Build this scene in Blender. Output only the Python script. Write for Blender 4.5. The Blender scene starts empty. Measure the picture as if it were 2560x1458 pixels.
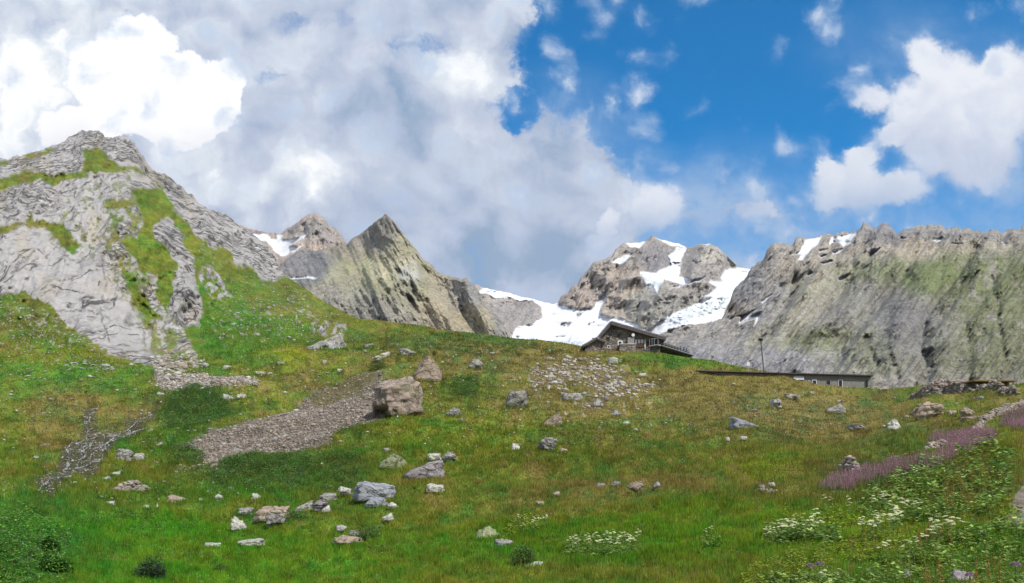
import bpy, math, random
import numpy as np

# ------------------------------------------------------------------ camera, sky, sun, exposure
F, HZ, CU, CZ = 2000.0, 1200.0, 1280.0, 1.6      # focal length in photo px, horizon row, centre column, eye height
scene = bpy.context.scene
cam_d = bpy.data.cameras.new("camera"); cam = bpy.data.objects.new("camera", cam_d)
scene.collection.objects.link(cam); scene.camera = cam
cam.location = (0, 0, CZ); cam.rotation_euler = (math.radians(90), 0, 0)
cam_d.sensor_width = 36; cam_d.lens = 36 * F / 2560; cam_d.shift_y = (HZ - 729) / 2560
cam_d.clip_start = 0.1; cam_d.clip_end = 30000
scene.view_settings.view_transform = 'Standard'; scene.view_settings.look = 'None'
scene.view_settings.exposure = 0.18; scene.view_settings.gamma = 1.0
scene.view_settings.use_curve_mapping = False
try: scene.cycles.volume_bounces = 0
except Exception: pass

SUN = np.array([0.50, -0.62, 0.88]); SUN /= np.linalg.norm(SUN)
sun_el = math.asin(SUN[2]); sun_rot = math.atan2(SUN[0], SUN[1])
sd = bpy.data.lights.new("sun", 'SUN'); sd.energy = 3.7; sd.angle = math.radians(0.5); sd.color = (1.0, 0.955, 0.89)
so = bpy.data.objects.new("sun", sd); scene.collection.objects.link(so)
so.rotation_euler = (math.radians(90) - sun_el, 0, math.atan2(SUN[0], -SUN[1]))

world = bpy.data.worlds.new("World"); scene.world = world; world.use_nodes = True
try: world.cycles.sampling_method = 'MANUAL'; world.cycles.sample_map_resolution = 256
except Exception: pass

class NT:
    """small helper for node graphs"""
    def __init__(s, tree): s.t = tree; tree.nodes.clear()
    def n(s, kind, **kw):
        nd = s.t.nodes.new(kind)
        for k, v in kw.items(): setattr(nd, k, v)
        return nd
    def link(s, a, b): s.t.links.new(a, b)
    def put(s, sock, v):
        if isinstance(v, bpy.types.NodeSocket): s.link(v, sock)
        else: sock.default_value = v
    def math(s, op, a, b=None, c=None, clamp=False):
        nd = s.n('ShaderNodeMath', operation=op); nd.use_clamp = clamp
        for i, v in enumerate((a, b, c)):
            if v is not None: s.put(nd.inputs[i], v)
        return nd.outputs[0]
    def vmath(s, op, a, b=None, scale=None):
        nd = s.n('ShaderNodeVectorMath', operation=op)
        s.put(nd.inputs[0], a)
        if b is not None: s.put(nd.inputs[1], b)
        if scale is not None: s.put(nd.inputs['Scale'], scale)
        return nd.outputs['Value'] if op in ('LENGTH', 'DOT_PRODUCT') else nd.outputs['Vector']
    def rng(s, v, a, b, c=0.0, d=1.0, smooth=True):
        nd = s.n('ShaderNodeMapRange', interpolation_type='SMOOTHSTEP' if smooth else 'LINEAR')
        s.put(nd.inputs['Value'], v)
        for k, x in (('From Min', a), ('From Max', b), ('To Min', c), ('To Max', d)): s.put(nd.inputs[k], x)
        return nd.outputs['Result']
    def mix(s, f, a, b, mode='MIX'):
        nd = s.n('ShaderNodeMix', data_type='RGBA', blend_type=mode); nd.clamp_factor = True
        s.put(nd.inputs[0], f)
        for i, v in ((6, a), (7, b)):
            if isinstance(v, tuple) and len(v) == 3: v = (*v, 1)
            s.put(nd.inputs[i], v)
        return nd.outputs[2]
    def noise(s, vec, scale, detail=4, rough=0.55, dist=0.0, col=False):
        nd = s.n('ShaderNodeTexNoise'); s.put(nd.inputs['Vector'], vec)
        nd.inputs['Scale'].default_value = scale; nd.inputs['Detail'].default_value = detail
        nd.inputs['Roughness'].default_value = rough; nd.inputs['Distortion'].default_value = dist
        return nd.outputs['Color' if col else 'Fac']

def build_sky():
    g = NT(world.node_tree)
    tc = g.n('ShaderNodeTexCoord')
    sky = g.n('ShaderNodeTexSky', sky_type='NISHITA'); sky.sun_disc = False
    sky.sun_elevation = sun_el; sky.sun_rotation = sun_rot; sky.altitude = 2000; sky.air_density = 1.0; sky.dust_density = 0.3; sky.ozone_density = 2.5
    sep = g.n('ShaderNodeSeparateXYZ'); g.link(tc.outputs['Generated'], sep.inputs[0])
    x, y, z = sep.outputs
    ya = g.math('MAXIMUM', g.math('ABSOLUTE', y), 0.25)
    U = g.math('ADD', g.math('MULTIPLY', g.math('DIVIDE', x, ya), F / 1000), 1.28)
    V = g.math('SUBTRACT', 1.2, g.math('MULTIPLY', g.math('DIVIDE', z, ya), F / 1000))
    cb = g.n('ShaderNodeCombineXYZ'); g.link(U, cb.inputs[0]); g.link(V, cb.inputs[1]); P0 = cb.outputs[0]
    c1 = g.vmath('SUBTRACT', g.noise(P0, 2.6, 3, 0.5, col=True), (0.5, 0.5, 0.5))
    c2 = g.vmath('SUBTRACT', g.noise(P0, 13, 8, 0.66, col=True), (0.5, 0.5, 0.5))
    def warp(a, b):
        w = g.vmath('ADD', P0, g.vmath('SCALE', c1, scale=a))
        return g.vmath('MULTIPLY', g.vmath('ADD', w, g.vmath('SCALE', c2, scale=b)), (1, 1, 0))
    PA = warp(0.22, 0.13); PB = warp(0.10, 0.085); PC = warp(0.2, 0.03)
    def blob(P, cx, cy, rx, ry, inner=0.0, amp=1.0):
        d = g.vmath('LENGTH', g.vmath('MULTIPLY', g.vmath('SUBTRACT', P, (cx, cy, 0)), (1 / rx, 1 / ry, 0)))
        return g.rng(d, 1.0, inner, 0.0, amp)
    def mx(lst):
        r = lst[0]
        for q in lst[1:]: r = g.math('MAXIMUM', r, q)
        return r
    def sm(lst):
        r = lst[0]
        for q in lst[1:]: r = g.math('ADD', r, q)
        return r
    # clear blue: the physical sky, deepened the way thin mountain air looks
    hs = g.n('ShaderNodeHueSaturation'); hs.inputs['Hue'].default_value = 0.497; hs.inputs['Saturation'].default_value = 1.55; hs.inputs['Value'].default_value = 0.92
    g.link(sky.outputs[0], hs.inputs['Color'])
    col = g.mix(1.0, hs.outputs[0], (0.0, 1.85, 1.74), 'MULTIPLY')
    K = 10.0                                       # world strength 0.1, so cloud radiance is written times ten
    def C(r, gg, b): return (r * K, gg * K, b * K, 1)
    n_big = g.noise(PA, 4.6, 7, 0.60); n_mid = g.noise(PC, 9, 5, 0.55); n_fine = g.noise(P0, 26, 4, 0.6)
    vb = g.n('ShaderNodeTexVoronoi', feature='SMOOTH_F1'); g.link(warp(0.16, 0.10), vb.inputs['Vector']); vb.inputs['Scale'].default_value = 11.0; vb.inputs['Smoothness'].default_value = 0.6
    puff = g.math('SUBTRACT', 0.52, vb.outputs['Distance'])
    # thin veil that pales the blue towards the horizon and at the upper right
    veil = sm([blob(PC, 1.72, 0.55, 0.62, 0.27, 0.0, 1.0), blob(PC, 2.1, 0.60, 0.6, 0.16, 0.0, 0.5), blob(PC, 2.30, 0.12, 0.36, 0.16, 0.0, 0.42), blob(PC, 1.45, 0.33, 0.24, 0.2, 0, 0.5),
               blob(PC, 2.5, 0.42, 0.40, 0.32, 0, 0.95), blob(PC, 2.2, 0.66, 0.5, 0.13, 0, 0.30)])
    vf = g.math('MULTIPLY', veil, g.rng(n_mid, 0.3, 0.72, 0.4, 1.15))
    col = g.mix(vf, col, C(0.30, 0.44, 0.66))
    # broken grey layer: everything left of the blue hole
    hole = mx([blob(PA, 1.80, 0.08, 0.52, 0.34, 0.62), blob(PA, 1.83, 0.24, 0.43, 0.24, 0.6), blob(PA, 1.98, 0.36, 0.23, 0.20, 0.55),
               blob(PA, 2.30, 0.02, 0.28, 0.16, 0.4, 0.85), blob(PA, 2.0, 0.63, 0.50, 0.13, 0.2, 0.95), blob(PA, 2.4, 0.60, 0.32, 0.12, 0.2, 0.8), blob(PA, 2.36, 0.30, 0.52, 0.45, 0.5, 0.95),
               blob(PA, 1.42, 0.16, 0.16, 0.20, 0.2, 0.75), blob(PA, 1.75, 0.42, 0.32, 0.16, 0.2, 0.75),
               blob(PA, 0.74, 0.04, 0.10, 0.05, 0, 0.2), blob(PA, 1.06, 0.14, 0.15, 0.11, 0, 0.34), blob(PA, 0.85, 0.05, 0.12, 0.05, 0, 0.24), blob(PA, 0.66, 0.17, 0.09, 0.05, 0, 0.3),
               blob(PA, 1.32, 0.26, 0.10, 0.07, 0, 0.7), blob(PA, 0.31, 0.02, 0.04, 0.03, 0, 0.3)])
    dens = g.math('ADD', g.math('SUBTRACT', 0.98, g.math('MULTIPLY', hole, 1.7)), g.math('ADD', g.math('MULTIPLY', g.math('SUBTRACT', n_big, 0.5), 1.7), g.math('MULTIPLY', puff, 0.55)))
    al = g.rng(dens, 0.10, 0.78)
    # brightness inside the grey layer
    lite = sm([blob(PA, 0.35, 0.15, 0.70, 0.32, 0, 0.40), blob(PA, 0.02, 0.22, 0.30, 0.42, 0, 0.45), blob(PA, 0.80, 0.44, 0.16, 0.13, 0, 0.35),
               blob(PA, 1.17, 0.24, 0.20, 0.15, 0.1, 0.42), blob(PA, 0.60, 0.45, 0.45, 0.20, 0, 0.30), blob(PA, 1.3, 0.05, 0.25, 0.15, 0, 0.12)])
    dark = sm([blob(PC, 1.25, 0.64, 0.55, 0.26, 0, 0.28), blob(PC, 0.98, 0.30, 0.36, 0.17, 0, 0.18), blob(PC, 0.66, 0.27, 0.16, 0.12, 0, 0.24), blob(PC, 0.60, 0.10, 0.20, 0.12, 0, 0.20)])
    b = g.math('ADD', g.math('MULTIPLY', g.math('SUBTRACT', n_big, 0.5), 1.05), g.math('MULTIPLY', g.math('SUBTRACT', n_mid, 0.5), 1.05))
    b = g.math('ADD', b, g.math('MULTIPLY', puff, 0.55))
    b = g.math('ADD', g.math('ADD', b, 0.42), g.math('SUBTRACT', lite, dark))
    rp = g.n('ShaderNodeValToRGB'); g.link(b, rp.inputs[0]); e = rp.color_ramp.elements
    e[0].position = 0.0; e[0].color = (0.27, 0.37, 0.52, 1); e[1].position = 1.0; e[1].color = (0.93, 0.94, 0.95, 1)
    for p, c in ((0.28, (0.40, 0.47, 0.61, 1)), (0.55, (0.52, 0.575, 0.69, 1)), (0.8, (0.68, 0.73, 0.80, 1))):
        q = e.new(p); q.color = c
    gc = g.mix(1.0, rp.outputs[0], (K, K, K), 'MULTIPLY')
    col = g.mix(al, col, g.mix(g.rng(al, 0.1, 0.9), C(0.30, 0.43, 0.66), gc))
    # bright cumulus heads with crisp edges
    def head(lst, P, lo, hi, noise_amt, top, base, v0, v1, col, amax=1.0):
        d = mx([blob(P, *q) for q in lst])
        d = g.math('ADD', d, g.math('ADD', g.math('MULTIPLY', puff, 0.5), g.math('MULTIPLY', g.math('SUBTRACT', n_mid, 0.5), noise_amt)))
        a = g.rng(d, lo, hi, 0.0, amax)
        sh = g.math('ADD', g.rng(V, v0, v1), g.math('SUBTRACT', g.math('MULTIPLY', g.math('SUBTRACT', n_mid, 0.5), 0.9), g.math('MULTIPLY', puff, 0.7)))
        sh = g.math('ADD', sh, g.math('MULTIPLY', g.math('SUBTRACT', n_fine, 0.5), 0.25))
        return g.mix(a, col, g.mix(g.rng(a, 0.0, 0.75), C(0.34, 0.47, 0.68), g.mix(sh, C(*top), C(*base))))
    col = head([(0.27, 0.20, 0.16, 0.15, 0.1), (0.36, 0.11, 0.12, 0.12, 0.1), (0.45, 0.23, 0.17, 0.13, 0.2), (0.54, 0.22, 0.09, 0.10, 0.1), (0.43, 0.29, 0.19, 0.10, 0.2), (0.2, 0.32, 0.16, 0.09, 0)],
               PB, 0.12, 0.42, 0.35, (0.97, 0.975, 0.98), (0.80, 0.80, 0.84), 0.26, 0.42, col)
    col = head([(2.39, 0.28, 0.24, 0.21, 0.3), (2.32, 0.17, 0.09, 0.11, 0.1), (2.52, 0.24, 0.17, 0.20, 0.2), (2.19, 0.26, 0.08, 0.06, 0, .6), (2.42, 0.38, 0.22, 0.14, 0.1), (2.24, 0.34, 0.07, 0.06, 0)],
               PB, 0.05, 0.62, 0.75, (0.78, 0.80, 0.85), (0.47, 0.53, 0.67), 0.14, 0.50, col, 0.97)
    col = head([(2.13, 0.46, 0.15, 0.09, 0.1), (2.24, 0.48, 0.13, 0.065, 0), (2.07, 0.42, 0.05, 0.04, 0), (2.15, 0.40, 0.07, 0.05, 0)],
               PB, 0.04, 0.66, 0.7, (0.72, 0.75, 0.81), (0.44, 0.52, 0.67), 0.41, 0.53, col, 0.95)
    col = head([(1.64, 0.525, 0.10, 0.10, 0.1), (1.52, 0.55, 0.04, 0.06, 0), (1.50, 0.60, 0.07, 0.04, 0)],
               PB, 0.0, 0.62, 0.5, (0.76, 0.78, 0.84), (0.42, 0.51, 0.67), 0.49, 0.61, col, 0.9)
    col = head([(1.88, 0.475, 0.035, 0.04, 0.1), (1.88, 0.54, 0.075, 0.05, 0.1), (1.99, 0.5, 0.05, 0.03, 0), (1.90, 0.58, 0.05, 0.03, 0), (1.48, 0.09, 0.06, 0.04, 0, .5)],
               PB, 0.02, 1.0, 0.6, (0.58, 0.66, 0.78), (0.38, 0.49, 0.67), 0.40, 0.58, col, 0.55)
    # behind the viewer the sky is ordinary broken cloud
    bg = g.n('ShaderNodeBackground'); g.link(col, bg.inputs[0]); bg.inputs[1].default_value = 0.1
    out = g.n('ShaderNodeOutputWorld'); g.link(bg.outputs[0], out.inputs[0])
build_sky()

# ------------------------------------------------------------------ noise and polygon helpers
def _h(i, j, k, seed):
    n = (i * 374761393 + j * 668265263 + k * 2147483647 + seed * 974634777) & 0xffffffff
    n = ((n ^ (n >> 13)) * 1274126177) & 0xffffffff
    n = ((n ^ (n >> 16)) * 2246822519) & 0xffffffff
    return ((n ^ (n >> 15)) & 0xffffff) / float(0xffffff)
def vnoise(x, y, z=None, seed=0):
    if z is None: z = np.zeros_like(x)
    i, j, k = (np.floor(a).astype(np.int64) for a in (x, y, z))
    fx, fy, fz = x - i, y - j, z - k
    fx, fy, fz = (a * a * a * (a * (a * 6 - 15) + 10) for a in (fx, fy, fz))
    def L(a, b, t): return a + (b - a) * t
    q = [[[_h(i + a, j + b, k + c, seed) for c in (0, 1)] for b in (0, 1)] for a in (0, 1)]
    return L(L(L(q[0][0][0], q[1][0][0], fx), L(q[0][1][0], q[1][1][0], fx), fy), L(L(q[0][0][1], q[1][0][1], fx), L(q[0][1][1], q[1][1][1], fx), fy), fz) * 2 - 1
def vn2(x, y, seed=0):
    i, j = np.floor(x).astype(np.int64), np.floor(y).astype(np.int64)
    fx, fy = x - i, y - j
    fx, fy = (a * a * a * (a * (a * 6 - 15) + 10) for a in (fx, fy))
    a, b, c, d = _h(i, j, 0, seed), _h(i + 1, j, 0, seed), _h(i, j + 1, 0, seed), _h(i + 1, j + 1, 0, seed)
    return (a + (b - a) * fx + (c - a) * fy + (a - b - c + d) * fx * fy) * 2 - 1
def fbm(x, y, oct=5, seed=0, gain=0.5, ridge=False):
    r = np.zeros_like(x); a = 1.0; t = 0
    for o in range(oct):
        n = vn2(x * 2 ** o + 17.3 * o, y * 2 ** o - 9.1 * o, seed + o)
        r += a * ((1 - 2 * np.abs(n)) if ridge else n); t += a; a *= gain
    return r / t
def sstep(x, a, b):
    t = np.clip((x - a) / (b - a), 0, 1); return t * t * (3 - 2 * t)
def sdist(U, V, poly):
    """signed distance (positive inside) to a polygon"""
    p = np.array(poly, float); d2 = np.full(U.shape, 1e12); ins = np.zeros(U.shape, bool)
    for a, b in zip(p, np.roll(p, -1, 0)):
        e = b - a; wx, wy = U - a[0], V - a[1]
        t = np.clip((wx * e[0] + wy * e[1]) / max(1e-9, e @ e), 0, 1)
        d2 = np.minimum(d2, (wx - t * e[0]) ** 2 + (wy - t * e[1]) ** 2)
        c = ((a[1] > V) != (b[1] > V)) & (U < (b[0] - a[0]) * (V - a[1]) / ((b[1] - a[1]) or 1e-9) + a[0])
        ins ^= c
    d = np.sqrt(d2); return np.where(ins, d, -d)
def pline(U, V, pts):
    p = np.array(pts, float); d2 = np.full(U.shape, 1e12)
    for a, b in zip(p[:-1], p[1:]):
        e = b - a; t = np.clip(((U - a[0]) * e[0] + (V - a[1]) * e[1]) / (e @ e), 0, 1); d2 = np.minimum(d2, (U - a[0] - t * e[0]) ** 2 + (V - a[1] - t * e[1]) ** 2)
    return np.sqrt(d2)
def lerp_pts(pts, u):
    p = np.array(pts, float); return np.interp(u, p[:, 0], p[:, 1])
class RBF:
    def __init__(s, pts):
        p = np.array(pts, float); s.c = p[:, :2] / 1000; n = len(p)
        K = np.sqrt(((s.c[:, None] - s.c[None]) ** 2).sum(-1) + 0.0009)
        A = np.zeros((n + 3, n + 3)); A[:n, :n] = K - np.eye(n) * 1e-4; A[:n, n] = A[n, :n] = 1; A[:n, n + 1:] = s.c; A[n + 1:, :n] = s.c.T
        s.w = np.linalg.solve(A, np.concatenate([np.log(p[:, 2]), [0, 0, 0]]))
    def __call__(s, U, V):
        u, v = U / 1000, V / 1000; r = s.w[-3] + s.w[-2] * u + s.w[-1] * v
        for (a, b), w in zip(s.c, s.w): r = r + w * np.sqrt((u - a) ** 2 + (v - b) ** 2 + 0.0009)
        return np.exp(r)
rnd = random.Random(7); rs = np.random.RandomState(11)

# ------------------------------------------------------------------ scene object helpers
COL = scene.collection
def tag(o, label=None, cat=None, group=None, kind=None):
    if label: o['label'] = label
    if cat: o['category'] = cat
    if group: o['group'] = group
    if kind: o['kind'] = kind
    return o
def mesh_obj(name, verts, faces, mat, parent=None, smooth=False, attrs=None, link=True):
    me = bpy.data.meshes.new(name)
    verts = np.asarray(verts, np.float32)
    if isinstance(faces, np.ndarray):
        nf, k = faces.shape
        me.vertices.add(len(verts)); me.vertices.foreach_set('co', verts.ravel())
        me.loops.add(nf * k); me.loops.foreach_set('vertex_index', faces.ravel().astype(np.int32))
        me.polygons.add(nf); me.polygons.foreach_set('loop_start', np.arange(0, nf * k, k, dtype=np.int32))
        try: me.polygons.foreach_set('loop_total', np.full(nf, k, np.int32))
        except Exception: pass
        me.update(calc_edges=True); me.validate()
    else:
        me.from_pydata([tuple(map(float, v)) for v in verts], [], faces); me.update()
    for nm, a in (attrs or {}).items():
        ca = me.color_attributes.new(nm, 'FLOAT_COLOR', 'POINT')
        ca.data.foreach_set('color', np.concatenate([a, np.ones((len(a), 1))], 1).astype(np.float32).ravel())
    if smooth: me.polygons.foreach_set('use_smooth', np.ones(len(me.polygons), bool))
    if mat: me.materials.append(mat)
    o = bpy.data.objects.new(name, me)
    if link: COL.objects.link(o)
    if parent: o.parent = parent
    return o
def empty(name, loc=(0, 0, 0), rz=0):
    o = bpy.data.objects.new(name, None); COL.objects.link(o); o.location = loc; o.rotation_euler = (0, 0, rz); o.empty_display_size = 0.3
    return o
def copy_tree(o, parent=None):
    c = o.copy(); COL.objects.link(c)
    if parent: c.parent = parent
    for ch in list(o.children): copy_tree(ch, c)
    return c
class MB:
    """collects boxes, bars and prisms for one mesh"""
    def __init__(s): s.v = []; s.f = []
    def add(s, v, f): n = len(s.v); s.v += [tuple(q) for q in v]; s.f += [tuple(i + n for i in q) for q in f]; return s
    def box(s, x0, x1, y0, y1, z0, z1):
        return s.add([(x0, y0, z0), (x1, y0, z0), (x1, y1, z0), (x0, y1, z0), (x0, y0, z1), (x1, y0, z1), (x1, y1, z1), (x0, y1, z1)],
                     [(0, 3, 2, 1), (4, 5, 6, 7), (0, 1, 5, 4), (1, 2, 6, 5), (2, 3, 7, 6), (3, 0, 4, 7)])
    def prism(s, pts, y0, y1):
        """polygon in x,z extruded along y"""
        n = len(pts); v = [(x, y0, z) for x, z in pts] + [(x, y1, z) for x, z in pts]
        f = [tuple(range(n)), tuple(range(2 * n - 1, n - 1, -1))] + [(i, i + n, (i + 1) % n + n, (i + 1) % n) for i in range(n)]
        return s.add(v, f)
    def bar(s, a, b, r, n=6, r2=None):
        a, b = np.array(a, float), np.array(b, float); d = b - a; d /= np.linalg.norm(d) + 1e-9
        q = np.cross(d, (0, 0, 1) if abs(d[2]) < 0.9 else (1, 0, 0)); q /= np.linalg.norm(q); w = np.cross(d, q); r2 = r if r2 is None else r2
        v = [a + r * (math.cos(t) * q + math.sin(t) * w) for t in np.arange(n) * 2 * math.pi / n] + [b + r2 * (math.cos(t) * q + math.sin(t) * w) for t in np.arange(n) * 2 * math.pi / n]
        f = [(i, (i + 1) % n, (i + 1) % n + n, i + n) for i in range(n)] + [tuple(range(n - 1, -1, -1)), tuple(range(n, 2 * n))]
        return s.add(v, f)
    def build(s, name, mat, parent=None, smooth=False): return mesh_obj(name, s.v, s.f, mat, parent, smooth)
def px(u, v, Y): return np.array([(u - CU) / F * Y, Y, CZ + (HZ - v) / F * Y])

# ------------------------------------------------------------------ materials
def new_mat(name):
    m = bpy.data.materials.new(name); m.use_nodes = True; return m, NT(m.node_tree)
def finish(g, col, rough=0.9, bump=None, spec=0.2, transl=0.0, emis=None):
    p = g.n('ShaderNodeBsdfPrincipled'); g.put(p.inputs['Base Color'], col if isinstance(col, bpy.types.NodeSocket) else (*col, 1))
    g.put(p.inputs['Roughness'], rough); p.inputs['Specular IOR Level'].default_value = spec
    if bump is not None: g.link(bump, p.inputs['Normal'])
    sh = p.outputs[0]
    if transl:
        t = g.n('ShaderNodeBsdfTranslucent'); g.put(t.inputs[0], col)
        mx = g.n('ShaderNodeMixShader'); mx.inputs[0].default_value = transl; g.link(sh, mx.inputs[1]); g.link(t.outputs[0], mx.inputs[2]); sh = mx.outputs[0]
    o = g.n('ShaderNodeOutputMaterial'); g.link(sh, o.inputs[0])
def bumpn(g, h, dist, strength=1.0, prev=None):
    b = g.n('ShaderNodeBump'); b.inputs['Strength'].default_value = strength; b.inputs['Distance'].default_value = dist
    g.link(h, b.inputs['Height'])
    if prev is not None: g.link(prev, b.inputs['Normal'])
    return b.outputs[0]

def terrain_mat(name, s, crack=1.0, ang=(35, 35), bump_m=1.0, grain=1.0, stretch=3.0, brk=0.0):
    """s = size in metres of the main rock features; reads tint (albedo) and mask (rock, snow, smooth slab)"""
    m, g = new_mat(name)
    tint = g.n('ShaderNodeAttribute', attribute_name='tint').outputs['Color']
    msk = g.n('ShaderNodeSeparateColor'); g.link(g.n('ShaderNodeAttribute', attribute_name='mask').outputs['Color'], msk.inputs[0])
    rock, snow, slab = msk.outputs
    tc = g.n('ShaderNodeTexCoord').outputs['Object']
    wob = g.vmath('SUBTRACT', g.noise(tc, 0.3 / s, 4, 0.5, col=True), (0.5, 0.5, 0.5))
    tw = g.vmath('ADD', tc, g.vmath('SCALE', wob, scale=s * 0.22))
    def along(deg, st):
        c_, s_ = math.cos(math.radians(deg)), math.sin(math.radians(deg)); cb = g.n('ShaderNodeCombineXYZ')
        g.link(g.math('DIVIDE', g.vmath('DOT_PRODUCT', tw, (c_, 0, s_)), st), cb.inputs[0])
        g.link(g.math('MULTIPLY', g.vmath('DOT_PRODUCT', tw, (0, 1, 0)), 0.04), cb.inputs[1])
        g.link(g.vmath('DOT_PRODUCT', tw, (-s_, 0, c_)), cb.inputs[2]); return cb.outputs[0]
    n0 = g.noise(tc, 0.25 / s, 4, 0.55); n1 = g.noise(tc, 1.6 / s, 7, 0.66); n2 = g.noise(tc, 7.0 / s, 5, 0.68)
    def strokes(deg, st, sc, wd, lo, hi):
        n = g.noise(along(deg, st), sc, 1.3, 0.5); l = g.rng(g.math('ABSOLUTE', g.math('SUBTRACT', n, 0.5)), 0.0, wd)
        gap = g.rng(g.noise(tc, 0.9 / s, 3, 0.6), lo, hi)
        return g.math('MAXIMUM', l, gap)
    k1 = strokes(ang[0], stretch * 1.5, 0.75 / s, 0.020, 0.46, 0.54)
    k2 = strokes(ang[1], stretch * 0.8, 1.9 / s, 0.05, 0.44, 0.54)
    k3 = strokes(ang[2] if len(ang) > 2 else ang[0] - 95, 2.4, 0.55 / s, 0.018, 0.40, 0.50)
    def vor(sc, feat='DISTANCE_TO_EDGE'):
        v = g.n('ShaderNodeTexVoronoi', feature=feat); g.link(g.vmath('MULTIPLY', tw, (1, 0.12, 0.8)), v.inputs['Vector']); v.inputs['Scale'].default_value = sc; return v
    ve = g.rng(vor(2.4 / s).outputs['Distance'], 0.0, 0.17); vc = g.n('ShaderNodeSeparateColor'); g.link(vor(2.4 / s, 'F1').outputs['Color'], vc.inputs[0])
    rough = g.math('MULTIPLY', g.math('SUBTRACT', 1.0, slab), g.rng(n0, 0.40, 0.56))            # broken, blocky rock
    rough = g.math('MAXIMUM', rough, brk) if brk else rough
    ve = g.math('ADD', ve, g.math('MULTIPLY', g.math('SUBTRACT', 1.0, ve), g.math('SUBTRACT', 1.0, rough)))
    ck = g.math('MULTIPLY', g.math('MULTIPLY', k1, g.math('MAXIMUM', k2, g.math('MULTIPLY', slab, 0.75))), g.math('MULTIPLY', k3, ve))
    crk = g.math('SUBTRACT', 1.0, g.math('MULTIPLY', g.math('SUBTRACT', 1.0, ck), 0.78 * crack))  # shade inside the cracks painted as darker rock colour, along with dirt
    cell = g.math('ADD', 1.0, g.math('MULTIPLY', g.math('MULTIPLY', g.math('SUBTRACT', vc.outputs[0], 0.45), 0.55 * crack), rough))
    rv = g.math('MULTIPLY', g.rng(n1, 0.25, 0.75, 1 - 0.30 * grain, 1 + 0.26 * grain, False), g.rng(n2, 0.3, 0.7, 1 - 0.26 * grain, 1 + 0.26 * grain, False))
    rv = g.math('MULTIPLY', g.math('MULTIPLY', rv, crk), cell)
    gv = g.math('MULTIPLY', g.rng(n1, 0.28, 0.72, 0.72, 1.3, False), g.rng(n2, 0.3, 0.7, 0.6, 1.42, False))
    f = g.math('ADD', g.math('MULTIPLY', rv, rock), g.math('MULTIPLY', gv, g.math('SUBTRACT', 1.0, rock)))
    f = g.math('ADD', g.math('MULTIPLY', f, g.math('SUBTRACT', 1.0, snow)), g.math('MULTIPLY', g.rng(n1, 0.3, 0.7, 0.93, 1.03, False), snow))
    cb = g.n('ShaderNodeCombineXYZ')
    for i in range(3): g.link(f, cb.inputs[i])
    col = g.mix(1.0, tint, cb.outputs[0], 'MULTIPLY')
    h = g.math('ADD', g.math('MULTIPLY', ck, 0.5 * min(1, crack * 1.4)), g.math('ADD', g.math('MULTIPLY', n1, 1.0), g.math('MULTIPLY', n2, 0.5)))
    h = g.math('ADD', h, g.math('MULTIPLY', g.math('MULTIPLY', vc.outputs[1], rough), 0.35))
    h = g.math('SUBTRACT', h, 1.38)
    h = g.math('MULTIPLY', h, g.math('ADD', 0.45, g.math('MULTIPLY', rock, 0.55)))
    h = g.math('MULTIPLY', h, g.math('SUBTRACT', 1.0, g.math('MULTIPLY', snow, 0.8)))
    h = g.math('MULTIPLY', h, g.math('SUBTRACT', 1.0, g.math('MULTIPLY', slab, 0.5)))
    finish(g, col, 0.93, bumpn(g, h, bump_m), 0.12)
    return m
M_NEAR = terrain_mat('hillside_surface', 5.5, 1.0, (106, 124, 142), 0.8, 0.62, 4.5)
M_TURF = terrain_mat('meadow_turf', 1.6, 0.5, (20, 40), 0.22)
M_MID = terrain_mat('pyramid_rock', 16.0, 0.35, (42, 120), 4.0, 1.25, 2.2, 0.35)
M_FAR = terrain_mat('far_rock', 34.0, 0.28, (52, 70), 7, 1.15, 3.0, 0.25)

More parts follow.
